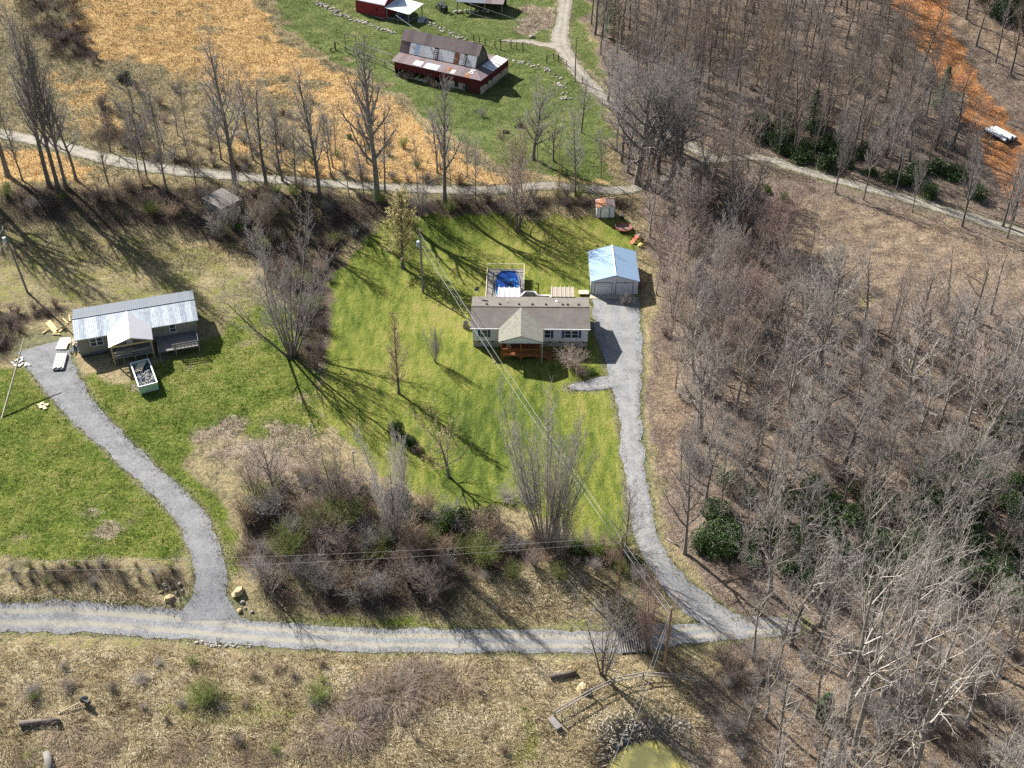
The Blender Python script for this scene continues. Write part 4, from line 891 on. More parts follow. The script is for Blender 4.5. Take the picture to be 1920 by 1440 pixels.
wire(T3 + Vector((-.9, 0, 0)), at(-80, 1052, 9), 1.0, 'thin dark wire running west above the lower gravel road', gW, .009, 'wire_grey'); wire(T3 + Vector((.9, 0, -.6)), at(-80, 1072, 8.2), 1.0, 'thin dark wire running west above the lower gravel road', gW, .009, 'wire_grey')
wire(T3 + dn, T2 + dn, .3, 'short wire between the crossarm pole and the log fence pole', None, .02)
gW = 'wires above the barn yard'
wire(T4, at(760, -40, 9), .6, 'pale wire over the barn yard to the slim lane pole', gW, .02); wire(T4 + Vector((0, 0, -.8)), at(680, -40, 9), .6, 'pale wire over the barn yard to the slim lane pole', gW, .02)
wire(at(742, 28, 3), at(800, 66, 5), .2, 'pale wire between the white porch and the barn roof', None, .03)
gW = 'wires leaving the left edge'
wire(T5, at(-70, 540, 7), .4, 'pale wire running from the left edge pole out of the picture', gW, .02); wire(T5 + Vector((0, 0, -2)), at(-70, 560, 5), .4, 'pale wire running from the left edge pole out of the picture', gW, .02)
# lamp post, bird feeder
b = at(665, 882); o_ = empty('lamp_post', b, 0, 'slim dark yard lamp post with white head on the lower lawn edge', 'lamp')
G().tube([(0, 0, 0), (0, 0, 2.9)], .06, 8).build('post', M['pole_grey'], o_); G().tube([(0, 0, 2.9), (0, 0, 3.1), (0, 0, 3.3)], [.1, .2, .08], 8).build('lamp_head', M['debris_white'], o_)
b = at(675, 449); o_ = empty('bird_feeder', b, 0, 'small dark bird feeder on a short post at the top left of the lawn', 'bird feeder')
G().tube([(0, 0, 0), (0, 0, 1.3)], .05, 6).build('post', M['dark_wood'], o_); G().box(-.3, .3, -.25, .25, 1.3, 1.6).add([(-.4, -.35, 1.6), (.4, -.35, 1.6), (.4, .35, 1.6), (-.4, .35, 1.6), (0, 0, 1.85)], [(0, 1, 4), (1, 2, 4), (2, 3, 4), (3, 0, 4)]).build('feeder_box', M['black'], o_)

# ------------------------------------------------------------------ fences
def fence(name, pts, ht, label, rails=(.5, .95), rw=.12, pw=.16, m_='wood_grey', postlist=None, tops=None, group=None, wires=False):
    P = [at(*p) for p in pts]; o = empty(name, P[0], 0, label, 'fence', group)
    for i, p in enumerate(P):
        hh = ht * (tops[i] if tops else 1); q = p - P[0]
        G().tube([q + Vector((0, 0, -.3)), q + Vector((.04 * math.sin(i * 3), 0, hh))], [pw * .55, pw * .45], 7).build('post', M[m_], o)
    for a, b in zip(P, P[1:]):
        a = a - P[0]; b = b - P[0]
        g = G()
        for r_ in rails: g.tube([a + Vector((0, 0, ht * r_)), b + Vector((0, 0, ht * r_ - .03))], rw / 2 if not wires else .02, 5)
        g.build('wire' if wires else 'rail', M[m_], o)
    return o
fence('log_rail_fence', [(1040, 1345), (1108, 1305), (1150, 1285), (1205, 1273), (1260, 1276), (1312, 1284)], 1.2, 'grey two-rail log fence around the corner of the pond field', (.5, .95), .15, .2)
fence('corral_fence', [(648, 98), (664, 104), (690, 113), (722, 126), (748, 140)], 1.5, 'low weathered corral fence running down to the left end of the barn', (.3, .9), .14, .2)
fence('corral_gate_posts', [(648, 90), (668, 94)], 3.3, 'tall dark goalpost-like corral gate on the green slope left of the barn', (.98,), .16, .2)
fence('corral_top_rail', [(668, 95), (702, 106), (735, 118)], 1.9, 'long pale rail fence between the tall corral frame and the barn', (.95,), .2, .14)
fence('dark_post', [(629, 94), (620, 96)], 1.9, 'thick dark fence post with brace at the edge of the orange field', (.3,), .16, .3, 'dark_wood', tops=[1, .3])
fence('pasture_fence', [(888, 79), (899, 82), (910, 85), (928, 90), (939, 93), (958, 90), (969, 91), (980, 93)], 1.5, 'wire fence with dark wooden posts behind the barn beside the lane', (.4, .8), .05, .2, 'dark_wood', wires=False, tops=[1.2, 1, 1, 1, 1.6, 1.3, 1, 1.2])
fence('pasture_fence', [(1025, 118), (1038, 112), (1047, 116), (1062, 124), (1092, 156)], 1.5, 'short dark braced fence beside the bend of the farm lane', (.4, .85), .08, .2, 'dark_wood', tops=[1.3, 1, 1.1, .8, 1])
fence('log_fence', [(1098, 391), (1126, 380), (1141, 378), (1156, 381), (1168, 386)], 1.2, 'dark log fence behind the white garden shed', (.3, .6, .95), .1, .16, 'dark_wood')
fence('roadside_fence', [(1145, 328), (1170, 327), (1196, 330)], 1.3, 'short grey field fence at the end of the green slope by the upper road', (.5, .9), .06, .14)

# cattle guard
b = at(1182, 1200); cg = empty('cattle_guard', b + Vector((0, 0, .06)), R(4), 'grey metal cattle guard grid set across the lower gravel road', 'cattle guard')
for i in range(9): G().box(-1.15 + i * .27, -1.03 + i * .27, -1.75, 1.75, .03, .13).build('bar', M['wood_grey'], cg)
G().box(-1.25, 1.25, -1.8, 1.8, -.02, .025).build('pit', M['black'], cg); 
g = G()
for yy in (-1.86, -.06, 1.78): g.box(-1.3, 1.3, yy, yy + .1, -.02, .12 if abs(yy) > 1 else .027)
g.build('frame', M['metal_grey'], cg)

# ------------------------------------------------------------------ rocks, logs, odds and ends
def rock(px, py, r, m_, label, group=None, name='rock', k=1):
    b = at(px, py); g = G()
    g.rock((0, 0, r * .25), r, rr, .7)
    o = g.build(name, M[m_], None, False, b); o.rotation_euler[2] = rr.random() * 6; tag(o, label, 'rock', group)
rock(447, 1112, .7, 'rock_tan', 'large tan boulder right of the mouth of the west drive'); rock(317, 1123, .55, 'rock_tan', 'flat tan rock left of the mouth of the west drive')
for px_, py_, r_, m_ in ((308, 1098, .45, 'rock'), (322, 1102, .4, 'rock'), (337, 1096, .45, 'rock'), (330, 1112, .35, 'rock'), (302, 1110, .3, 'rock_tan'), (342, 1108, .3, 'rock'), (312, 1106, .3, 'rock')):
    rock(px_, py_, r_ * .7, m_, 'small rock in the rubble left of the mouth of the west drive', 'rocks at the west drive mouth')
for px_, py_, r_ in ((449, 1146, .45), (460, 1141, .3), (472, 1148, .3), (455, 1130, .35)):
    rock(px_, py_, r_ * .75, 'rock_tan' if r_ > .35 else 'rock', 'small rock at the edge of the lower road below the big thicket', 'roadside rocks')
rock(997, 70, .6, 'rock', 'grey rock on the green beside the farm lane junction')
rock(1092, 1294, .8, 'rock_tan', 'orange-tan boulder beside the log rail fence')
rock(1118, 460, .3, 'rock_tan', 'small pale stone above the garage roof')
def rubble(name, P, n_, r_, label, wd=1.2):
    Q = spline([Vector((q.x, q.y, 0)) for q in [at(*p) for p in P]], [1] * len(P), .5); g = G(); o0 = Q[0]
    for i in range(n_):
        q = Q[rr.randrange(len(Q))]; x_ = q[0] + rr.uniform(-wd, wd); y_ = q[1] + rr.uniform(-wd, wd) * .6
        g.rock((x_ - o0[0], y_ - o0[1], float(gz(x_, y_)) - hz(*o0[:2]) + r_ * .1), r_ * rr.uniform(.35, 1.0), rr, .55)
    tag(g.build(name, M['rock'], None, False, (o0[0], o0[1], hz(*o0[:2]))), label, 'stone wall')
rubble('stone_wall', [(600, 5), (640, 28), (690, 45), (740, 62)], 110, .45, 'tumbled grey stone wall running below the bright red building')
rubble('stone_wall', [(790, 36), (830, 56), (860, 72), (890, 80)], 70, .4, 'tumbled stone line on the green just behind the barn roof')
rubble('stone_wall', [(955, 112), (1000, 122), (1035, 136), (1055, 165), (1062, 185)], 70, .45, 'dark tumbled stones between the barn yard and the farm lane')
rubble('stone_wall', [(1130, 1430), (1165, 1385), (1200, 1360), (1250, 1352), (1290, 1362)], 120, .22, 'band of pale stones round the far bank of the green pond', .8)
rubble('stone_wall', [(340, 1205), (400, 1208), (470, 1213)], 26, .28, 'scatter of grey stones along the lower edge of the road near the left', .5)
def log(P, r_, m_, label, name='log'):
    A = at(*P[0]); g = G(); g.tube([at(*p) - A + Vector((0, 0, r_ * .8)) for p in P], [r_ * rr.uniform(.85, 1.1) for p in P], 9); tag(g.build(name, M[m_], None, True, A), label, 'log')
log([(38, 1360), (75, 1357), (112, 1356)], .38, 'twig_dark', 'dark fallen log in the dry grass at the lower left')
log([(88, 1415), (93, 1432), (97, 1460)], .42, 'pole_grey', 'thick dark log cut by the bottom edge at the lower left')
log([(1032, 1271), (1056, 1268), (1080, 1264)], .3, 'twig_dark', 'dark fallen log in the grass left of the log rail fence')
log([(1250, 1010), (1272, 1025)], .1, 'bark_pale', 'short pale fallen branch in the leaf litter by the east drive')
rl = random.Random(6)
for i, (a_, b_) in enumerate((((1500, 640), (1560, 655)), ((1420, 760), (1470, 745)), ((1700, 700), (1780, 715)), ((1600, 1215), (1700, 1240)), ((1480, 1330), (1560, 1375)), ((1740, 1180), (1850, 1150)), ((1420, 1290), (1455, 1240)), ((1780, 720), (1900, 740)), ((1450, 80), (1520, 110)), ((1560, 180), (1640, 165)))):
    log([a_, ((a_[0] + b_[0]) / 2, (a_[1] + b_[1]) / 2 + 3), b_], .16, 'bark_pale' if i % 2 else 'bark', 'fallen %s tree trunk lying on the leafy floor, %s' % ('pale' if i % 2 else 'grey', ('upper middle wood', 'near the young wood', 'centre of the middle wood', 'behind the bottom right trunks', 'left of the bottom right trunks', 'right of the lower wood', 'near the lower road end', 'by the right edge trees', 'far slope, left', 'far slope, middle')[i]), 'fallen_log')
b = at(1040, 1358); o_ = empty('wooden_crate', b, R(-55), 'weathered grey wooden crate in the dry grass above the pond field corner', 'crate')
G().box(-.8, .8, -.35, .35, 0, .35).build('box', M['wood_grey'], o_)
g = G()
for i in range(4): g.box(-.83, .83, -.34 + i * .18, -.2 + i * .18, .355, .39)
g.build('lid', M['wood_grey'], o_)
a = at(110, 1340); b = at(160, 1318); o_ = empty('fallen_post', a, 0, 'pale post lying in the dry grass with a dark metal lump at its end', 'post')
e = b - a; G().tube([(0, 0, .15), e * .95 + Vector((0, 0, .5))], .07, 8).build('post', M['wood_pale'], o_)
g = G(); c_ = e + Vector((0, 0, .6)); g.rock(c_, .55, rr, .7); g.bar(c_ + Vector((-.4, .1, .1)), c_ + Vector((.7, -.5, .1)), .35); g.build('metal_bracket', M['tractor'], o_)
# building materials at the head of the west drive
b = at(119, 646); o_ = empty('metal_sheet_stack', b, R(3), 'flat white sheet stack on the gravel at the left corner of the tan house', 'sheet stack')
G().box(-.75, .75, -1.4, 1.4, .0, .25).build('sheets', M['trim_white'], o_); G().box(-.6, -.4, -1.3, 1.3, -.1, 0).box(.4, .6, -1.3, 1.3, -.1, 0).build('skids', M['wood_grey'], o_)
b = at(114, 680); o_ = empty('siding_bundle', b, R(8), 'long white weathered siding bundle on the gravel just below the flat white stack', 'bundle'); g = G()
for i in range(7): g.box(-.8 + i * .22, -.6 + i * .22, -1.9 + .15 * (i % 3), 1.8 - .12 * (i % 2), .05 + .03 * (i % 3), .42 + .04 * (i % 2))
g.build('panels', M['debris_white'], o_); G().box(-.7, .7, -2.1, -1.8, .0, .3).build('skid', M['black'], o_)
b = at(142, 655); o_ = empty('board_pile', b, R(20), 'dark pile of scrap boards leaning at the front left corner of the tan house', 'board pile'); g = G()
for i in range(22): q = Vector((rr.uniform(-.8, .8), rr.uniform(-1.1, .5), rr.uniform(.05, .5))); g.bar(q, q + Vector((rr.uniform(-.3, .5), rr.uniform(.6, 1.4), rr.uniform(0, .5))), .2, .05)
g.build('boards', M['debris_dark'], o_); g = G()
for i in range(9): q = Vector((rr.uniform(-.8, .6), rr.uniform(0, 1.2), rr.uniform(.4, .8))); g.bar(q, q + Vector((rr.uniform(-.2, .4), rr.uniform(.6, 1.4), .1)), .22, .05)
g.build('boards', M['wood_pale'], o_)
b = at(100, 612); g = G()
for a_, b_ in (((88, 606), (105, 626)), ((92, 602), (106, 621)), ((110, 624), (124, 614)), ((80, 626), (92, 618)), ((118, 598), (128, 608)), ((130, 592), (132, 604)), ((98, 628), (114, 628))):
    g.bar(at(*a_) - b + Vector((0, 0, .12)), at(*b_) - b + Vector((0, 0, .2)), .5 if a_[0] < 95 and a_[1] < 610 else .2, .08)
tag(g.build('lumber', M['wood_new'], None, False, b), 'yellow new boards strewn in the grass behind the head of the west drive', 'lumber')
b = at(38, 680); g = G()
for i in range(10): q = Vector((rr.uniform(-.9, .9), rr.uniform(-1, 1), .08)); g.bar(q, q + Vector((rr.uniform(-.9, .9), rr.uniform(-1, 1), .06)), .3, .05)
tag(g.build('scrap_wood', M['debris_white'], None, False, b), 'pale scrap wood beside the foot of the gravel head, next to the leaning pole', 'scrap')
b = at(80, 760); g = G()
for i in range(8): q = Vector((rr.uniform(-.5, .5), rr.uniform(-.5, .5), .08)); g.bar(q, q + Vector((rr.uniform(-.6, .8), rr.uniform(-.8, .4), .06)), .45, .04)
tag(g.build('scrap_wood', M['wood_pale'], None, False, b), 'small pale scrap pile at the left edge of the west drive', 'scrap')
# metal sheet load by the clay road
a = at(1893, 268); o_ = empty('flatbed_trailer', a, R(28), 'flatbed stacked with silver metal sheets standing beside the red clay road', 'trailer')
G().box(-1.6, 1.6, -.4, 5.4, .55, .75).build('bed', M['tractor'], o_); g = G()
for i in range(7): g.box(-1.5 + i * .42, -1.12 + i * .42, .0 + .3 * (i % 3), 5.1 + .4 * math.sin(i * 2.1), .76, 1.0 + .05 * (i % 3))
g.build('sheet_load', M['sheet_white'], o_)
for sx in (-1.5, 1.5):
    for sy in (1.2, 2.4): G().tube([(sx - .12, sy, .4), (sx + .12, sy, .4)], .4, 14).build('wheel', M['black'], o_)
G().bar((0, -.4, .6), (0, -1.9, .5), .12).build('tongue', M['black'], o_)

# ------------------------------------------------------------------ trees
def grow(out, rng, p, d, L, r, lvl, cf):
    n = cf['seg'][lvl]; pts = [p]; rads = [r]; ds = []
    wob, up = cf['wob'][lvl], cf['up'][lvl]
    for i in range(n):
        d = (d + Vector((rng.uniform(-1, 1), rng.uniform(-1, 1), rng.uniform(-.6, .6))) * wob + Vector((0, 0, up))).normalized()
        p = p + d * (L / n); pts.append(p); ds.append(d)
        rads.append(r * (1 - (i + 1) / n * cf.get('tap', .85)))
    out.append((pts, rads, lvl))
    if lvl >= cf['max']: return
    nc = cf['n'][lvl]; st = cf['st'][lvl]; ga = rng.random() * 6.28
    nc = max(1, int(nc * rng.uniform(.8, 1.2)))
    for k in range(nc):
        t = st + (1 - st) * ((k + rng.random()) / nc) ** cf.get('dist', 1.)
        t = min(t, .99); i = min(int(t * n), n - 1); f = t * n - i
        q = pts[i].lerp(pts[i + 1], f); rt = rads[i] * (1 - f) + rads[i + 1] * f; dd = ds[i]
        ga += 2.4 + rng.uniform(-.5, .5)
        a = dd.orthogonal().normalized(); b = dd.cross(a); side = a * math.cos(ga) + b * math.sin(ga)
        an = R(cf['ang'][lvl] * rng.uniform(.75, 1.25)) * (1 - .35 * t)
        nd = (dd * math.cos(an) + side * math.sin(an)).normalized()
        ll = L * cf['rat'][lvl] * rng.uniform(.65, 1.15) * (1 - cf['sh'][lvl] * t)
        rc = max(min(rt * .62, cf['rmax'][lvl]), cf['rmin'])
        grow(out, rng, q, nd, ll, rc, lvl + 1, cf)
CF = {
 'poplar': dict(max=4, seg=[12, 6, 4, 3, 1], wob=[.03, .10, .14, .2, .2], up=[.02, .13, .10, .06, .03], n=[22, 9, 7, 4], st=[.26, .15, .15, .2], ang=[40, 42, 40, 38], rat=[.46, .40, .46, .5], sh=[.72, .4, .3, .3], rmax=[.24, .09, .04, .022], rmin=.015, tap=.78),
 'forest': dict(max=4, seg=[12, 7, 4, 3, 1], wob=[.055, .16, .2, .25, .2], up=[.02, .07, .06, .05, .03], n=[19, 10, 7, 5], st=[.30, .15, .15, .2], ang=[52, 48, 45, 42], rat=[.40, .45, .48, .5], sh=[.5, .4, .3, .3], rmax=[.17, .07, .032, .018], rmin=.012, tap=.8),
 'oak': dict(max=4, seg=[9, 8, 5, 3, 1], wob=[.08, .15, .2, .25, .2], up=[.0, .05, .05, .04, .02], n=[17, 10, 8, 4], st=[.24, .15, .12, .15], ang=[60, 52, 48, 44], rat=[.60, .45, .46, .5], sh=[.45, .35, .3, .3], rmax=[.24, .09, .035, .02], rmin=.015, tap=.85),
 'vase': dict(max=3, seg=[9, 5, 3, 1], wob=[.05, .09, .14, .2], up=[.035, .09, .06, .04], n=[24, 10, 7], st=[.22, .15, .15], ang=[30, 34, 36], rat=[.36, .42, .5], sh=[.6, .35, .3], rmax=[.045, .025, .018], rmin=.012, tap=.88, stems=8, spread=24),
 'dense': dict(max=3, seg=[8, 5, 3, 1], wob=[.08, .16, .2, .25], up=[.03, .06, .04, .03], n=[17, 9, 6], st=[.15, .12, .12], ang=[45, 42, 42], rat=[.42, .45, .5], sh=[.5, .3, .3], rmax=[.05, .025, .018], rmin=.012, tap=.88, stems=5, spread=20),
 'narrow': dict(max=3, seg=[10, 4, 3, 1], wob=[.03, .1, .15, .2], up=[.02, .12, .1, .05], n=[50, 9, 6], st=[.1, .12, .15], ang=[42, 36, 38], rat=[.30, .42, .5], sh=[.72, .3, .3], rmax=[.05, .025, .018], rmin=.012, tap=.9),
 'spread': dict(max=3, seg=[7, 7, 4, 1], wob=[.09, .14, .2, .25], up=[.0, .06, .06, .03], n=[13, 10, 7], st=[.16, .12, .12], ang=[56, 42, 42], rat=[.70, .42, .42], sh=[.4, .3, .3], rmax=[.1, .035, .02], rmin=.012, tap=.85),
 'near': dict(max=3, seg=[13, 8, 5, 2], wob=[.075, .17, .24, .28], up=[.02, .075, .05, .03], n=[15, 8, 7], st=[.30, .15, .12], ang=[48, 50, 50], rat=[.46, .46, .46], sh=[.45, .3, .3], rmax=[.075, .032, .015], rmin=.008, tap=.88),
 'fan': dict(max=3, seg=[9, 5, 3, 1], wob=[.05, .10, .15, .2], up=[.02, .08, .06, .04], n=[16, 9, 6], st=[.25, .15, .15], ang=[32, 36, 36], rat=[.36, .42, .5], sh=[.5, .35, .3], rmax=[.05, .026, .018], rmin=.012, tap=.86, stems=10, spread=33),
 'broom': dict(max=3, seg=[9, 4, 3, 1], wob=[.035, .08, .14, .2], up=[.05, .10, .06, .04], n=[15, 10, 6], st=[.3, .15, .15], ang=[24, 32, 34], rat=[.30, .42, .5], sh=[.6, .35, .3], rmax=[.03, .02, .016], rmin=.011, tap=.85, stems=20, spread=27),
 'sapling': dict(max=2, seg=[8, 5, 2], wob=[.07, .15, .2], up=[.02, .06, .04], n=[16, 7], st=[.3, .15], ang=[42, 40], rat=[.34, .45], sh=[.5, .3], rmax=[.03, .018], rmin=.014, tap=.85),
 'shrub': dict(max=2, seg=[6, 4, 2], wob=[.16, .22, .25], up=[.03, .03, .02], n=[11, 6], st=[.15, .1], ang=[42, 42], rat=[.5, .5], sh=[.4, .3], rmax=[.02, .014], rmin=.01, tap=.85, stems=22, spread=38),
 'arch': dict(max=1, seg=[9, 3], wob=[.10, .2], up=[-.19, -.05], n=[6], st=[.25], ang=[35], rat=[.35], sh=[.3], rmax=[.02], rmin=.014, tap=.7, stems=150, spread=58),
}
def tree_mesh(kind, seed, H, r0, leaf=None):
    rng = random.Random(seed); cf = CF[kind]; out = []
    st = cf.get('stems', 1)
    for k in range(st):
        if st == 1: d = Vector((rng.uniform(-.03, .03), rng.uniform(-.03, .03), 1)); p = Vector((0, 0, -.4)); L = H * 1.0; r = r0
        else:
            a = k * 2.4 + rng.random(); s = math.tan(R(cf['spread'] * math.sqrt((k + .5) / st) * rng.uniform(.7, 1.15)))
            d = Vector((math.cos(a) * s, math.sin(a) * s, 1)).normalized(); rr_ = r0 * 2.2 if kind != 'arch' else H * .35
            p = Vector((math.cos(a) * rr_ * rng.uniform(.2, 1), math.sin(a) * rr_ * rng.uniform(.2, 1), -.2)); L = H * rng.uniform(.75, 1.08); r = r0 * rng.uniform(.5, 1)
        grow(out, rng, p, d, L, r, 0, cf)
    if st == 1:
        zt = max(c[0][-1].z for c in out); k = H / zt
        out = [([q * k for q in c[0]], c[1], c[2]) for c in out]
    T = {'t': ([], []), 'c': ([], [])}
    for pts, rads, lvl in out:
        Vv, Ff = T['t'] if (lvl == 0 or (lvl == 1 and kind in ('oak', 'spread'))) else T['c']
        m = 7 if lvl == 0 and st == 1 else (5 if lvl == 0 or (lvl == 1 and cf['max'] > 3) else 3)
        b0 = len(Vv); n = len(pts)
        a = None
        for i, p in enumerate(pts):
            if i == n - 1: Vv.append(tuple(p)); break
            d = (pts[min(i + 1, n - 1)] - pts[max(i - 1, 0)]).normalized()
            if a is None: a = d.orthogonal().normalized()
            else: a = (a - d * a.dot(d)).normalized()
            b = d.cross(a); rr_ = rads[i] * (1.35 if (i == 0 and lvl == 0) else 1)
            for k in range(m):
                t = 6.2832 * k / m; q = p + (a * math.cos(t) + b * math.sin(t)) * rr_; Vv.append((q.x, q.y, q.z))
        for i in range(n - 1):
            for k in range(m):
                k2 = (k + 1) % m; A = b0 + i * m
                if i == n - 2: Ff.append((A + k, A + k2, b0 + (n - 1) * m))
                else: Ff.append((A + k, A + k2, A + m + k2)); Ff.append((A + k, A + m + k2, A + m + k))
    ms = []
    for key, nm in (('t', 'trunk'), ('c', 'crown')):
        Vv, Ff = T[key]; ms.append(npmesh(nm, Vv, Ff, M['bark']))
    lf = None
    if leaf:
        Vv = []; Ff = []
        for pts, rads, lvl in out:
            if lvl >= cf['max'] - 1:
                for j in range(leaf):
                    if rng.random() > .8: continue
                    p = pts[-1].lerp(pts[0], rng.random()); s = rng.uniform(.06, .13)
                    a = Vector((rng.uniform(-1, 1), rng.uniform(-1, 1), rng.uniform(-.5, .5))).normalized(); b = a.orthogonal().normalized()
                    i = len(Vv); Vv += [tuple(p), tuple(p + a * s + b * s * .5), tuple(p + a * s * 1.8)]; Ff.append((i, i + 1, i + 2))
        lf = npmesh('leaves', Vv, Ff, M['leaf_tan'])
    return ms[0], ms[1], lf
LIB = {}
def lib(key, kind, n, H, r0, leaf=None):
    LIB[key] = [tree_mesh(kind, hash_(key) + i * 17, H * (1 - .06 * i), r0, leaf) + (H * (1 - .06 * i),) for i in range(n)]
def hash_(s): return sum(ord(c) * (i + 3) for i, c in enumerate(s))
lib('near', 'near', 7, 19, .18); lib('poplar', 'poplar', 4, 30, .42); lib('forest', 'forest', 6, 22, .24); lib('oak', 'oak', 5, 20, .36); lib('vase', 'vase', 2, 13, .13); lib('fan', 'fan', 1, 13, .15); lib('broom', 'broom', 2, 14, .085)
lib('dense', 'dense', 3, 9, .10); lib('narrow', 'narrow', 2, 13, .13); lib('narrowleaf', 'narrow', 1, 12, .15, 1); lib('conical', 'narrow', 1, 12, .15, 3); lib('spread', 'spread', 3, 11, .17); lib('spreadleaf', 'spread', 1, 12, .18, 1)
rt = random.Random(77)
def put_tree(b, h, key, label, group=None, tm=None, cm=None, name='bare_tree', var=None, wscale=1., trunk_r=1.):
    V_ = LIB[key]; i = rt.randrange(len(V_)) if var is None else var % len(V_); t_, c_, l_, H = V_[i]
    o = empty(name, b, rt.random() * 6.28, label, 'tree', group); s = h / H; o.scale = (s * wscale, s * wscale, s)
    for nm, m_, mt in (('trunk', t_, tm or 'bark'), ('crown', c_, cm or 'twig_grey'), ('leaves', l_, None)):
        if m_ is None: continue
        x = bpy.data.objects.new(nm, m_); C.objects.link(x); x.parent = o
        if nm == 'leaves' and key == 'conical': mt = 'leaf_bud'
        if mt: x.material_slots[0].link = 'OBJECT'; x.material_slots[0].material = M[mt]
    return o
PLACED = []
def T_(px, py, top, key, label, **k):
    b = at(px, py); h = max(3, hgt(b, top)); PLACED.append((b.x, b.y)); b.z = float(gz(b.x, b.y)); return put_tree(b, h, key, label, **k)
ROWU = 'tall bare trees along the upper gravel road'
rowl = 'tall bare tree in the row beside the upper gravel road left of the barn'
for px_, py_, tp_, wh in ((93, 350, 0, 'leftmost'), (110, 357, 12, 'middle'), (124, 353, 40, 'rightmost')):
    T_(px_, py_, tp_, 'poplar', 'tall straight tree in the tight clump at the upper left, %s of three' % wh, group='tight clump of tall trees at the upper left', wscale=.8)
T_(143, 338, 125, 'forest', 'thin bare tree just right of the tall clump at the upper left'); T_(42, 338, 175, 'forest', 'crooked bare tree left of the tall clump at the upper left')
for a in ((-45, 352, 20, 'left of the frame edge, nearer'), (-90, 345, 0, 'left of the frame edge, farther')): T_(*a[:3], 'poplar', 'tall added tree whose shadow falls over the slope, standing ' + a[3], wscale=1.1)  # trees added beyond the left edge to cast shadows onto the slope
T_(15, 330, 40, 'poplar', 'tall bare tree nearest the left edge behind the upper road')
for a in ((262, 332, 185), (277, 338, 175), (302, 286, 140), (308, 278, 150)): T_(*a, 'forest', 'thin bare tree above the old shed by the upper road', group='thin trees above the old shed', wscale=.8)
T_(375, 328, 268, 'narrow', 'dead vine-covered stump standing between the upper road and the old shed', cm='twig_red', wscale=.6)
T_(440, 345, 40, 'poplar', 'tallest bare tree above the old shed with many ascending limbs', var=0, wscale=1.15)
for a in ((475, 300, 115, 'bare tree just right of the tallest tree, set behind the road'), (500, 346, 118, 'tallest of the slender trees between the tallest tree and the round-crowned one'), (556, 352, 215, 'small bare tree just left of the round-crowned tree against the orange'), (415, 300, 170, 'slender bare tree just left of the tallest tree, set behind the road'), (530, 340, 180, 'mid-height bare tree left of the small one by the round-crowned tree')): T_(*a[:3], 'forest', a[3], group='middle trees of the upper road row')
T_(600, 368, 118, 'poplar', 'bare forked tree with round open crown against the orange field', var=1)
T_(708, 374, 62, 'poplar', 'tall broad bare tree directly below the left end of the barn', var=2, wscale=1.2)
T_(722, 360, 180, 'forest', 'slender bare tree tucked right beside the broad tree below the barn')
for a in ((655, 368, 240), (683, 372, 260), (762, 345, 300), (845, 350, 260), (892, 383, 250), (783, 352, 240), (1008, 300, 200)): T_(*a, 'forest', 'small thin bare tree by the upper road below the barn', group='small thin trees below the barn', wscale=.7)
T_(834, 378, 130, 'poplar', 'tall bare tree below the middle of the barn front', var=3, wscale=.9)
T_(1000, 300, 150, 'oak', 'bare spreading tree on the green in front of the barn end'); T_(1038, 302, 190, 'spread', 'small bare tree just right of the spreading tree by the barn', cm='twig_grey')
T_(1047, 396, 258, 'narrow', 'very slim yellowish tree between the lawn and the upper road', cm='twig_tan', wscale=.5); T_(1079, 367, 190, 'forest', 'bare tree right of the slim yellowish tree by the upper road', wscale=.8); T_(1127, 331, 235, 'forest', 'small dark-trunked tree on the green by the roadside fence')
T_(969, 432, 290, 'dense', 'round purple-twigged bare tree at the top of the lawn', cm='twig_purple', var=0, wscale=1.15)
T_(755, 502, 345, 'conical', 'dense conical yellow-twigged tree at the top left of the lawn', cm='twig_tan', var=0, wscale=1.7)
T_(792, 405, 330, 'dense', 'low twisted bare tree right behind the lawn transformer pole', wscale=.9)
for a in ((1195, 345, 60, 'huge spreading bare tree at the woods corner, leftmost and tallest of four'), (1215, 350, 95, 'huge spreading bare tree at the woods corner, second from the left'), (1232, 340, 120, 'huge spreading bare tree at the woods corner, third from the left'), (1262, 330, 90, 'huge spreading bare tree at the woods corner, rightmost of four')): T_(*a[:3], 'oak', a[3], group='huge trees at the woods corner', tm='bark')
T_(1090, 250, 120, 'forest', 'bare tree beside the farm lane below the slim pole'); T_(1140, 190, 60, 'oak', 'bare spreading tree on the woods edge beside the farm lane')
T_(748, 738, 575, 'narrowleaf', 'narrow lawn tree still holding tan leaves in its top', cm='twig_brown', name='leaf_holding_tree', wscale=1.1)
T_(816, 679, 618, 'vase', 'smallest bare tree on the open lawn left of the white house', wscale=.75)
T_(842, 894, 745, 'spreadleaf', 'spreading lawn tree with a few tan leaves below the white house', cm='twig_brown', name='leaf_holding_tree', wscale=1.15)
T_(548, 668, 465, 'fan', 'wide bare tree with fan of limbs between the two houses', var=0, wscale=1.15)
T_(1022, 1035, 778, 'broom', 'large dome-shaped many-stemmed tree at the bottom of the lawn', var=0, wscale=.85)
T_(1052, 1050, 900, 'broom', 'second, lower many-stemmed tree crowding the right side of the dome-shaped tree', var=0, wscale=.6)
T_(742, 1010, 830, 'vase', 'fan-shaped bare tree above the evergreen bushes at the lawn edge', wscale=.75, cm='twig_grey'); T_(515, 935, 775, 'spread', 'leafless tree on the dry patch left of the lawn', wscale=.7); T_(628, 945, 830, 'dense', 'purplish bare tree right of the dry patch', cm='twig_purple')
T_(478, 930, 850, 'dense', 'small purplish bare tree on the left side of the dry patch', cm='twig_purple')
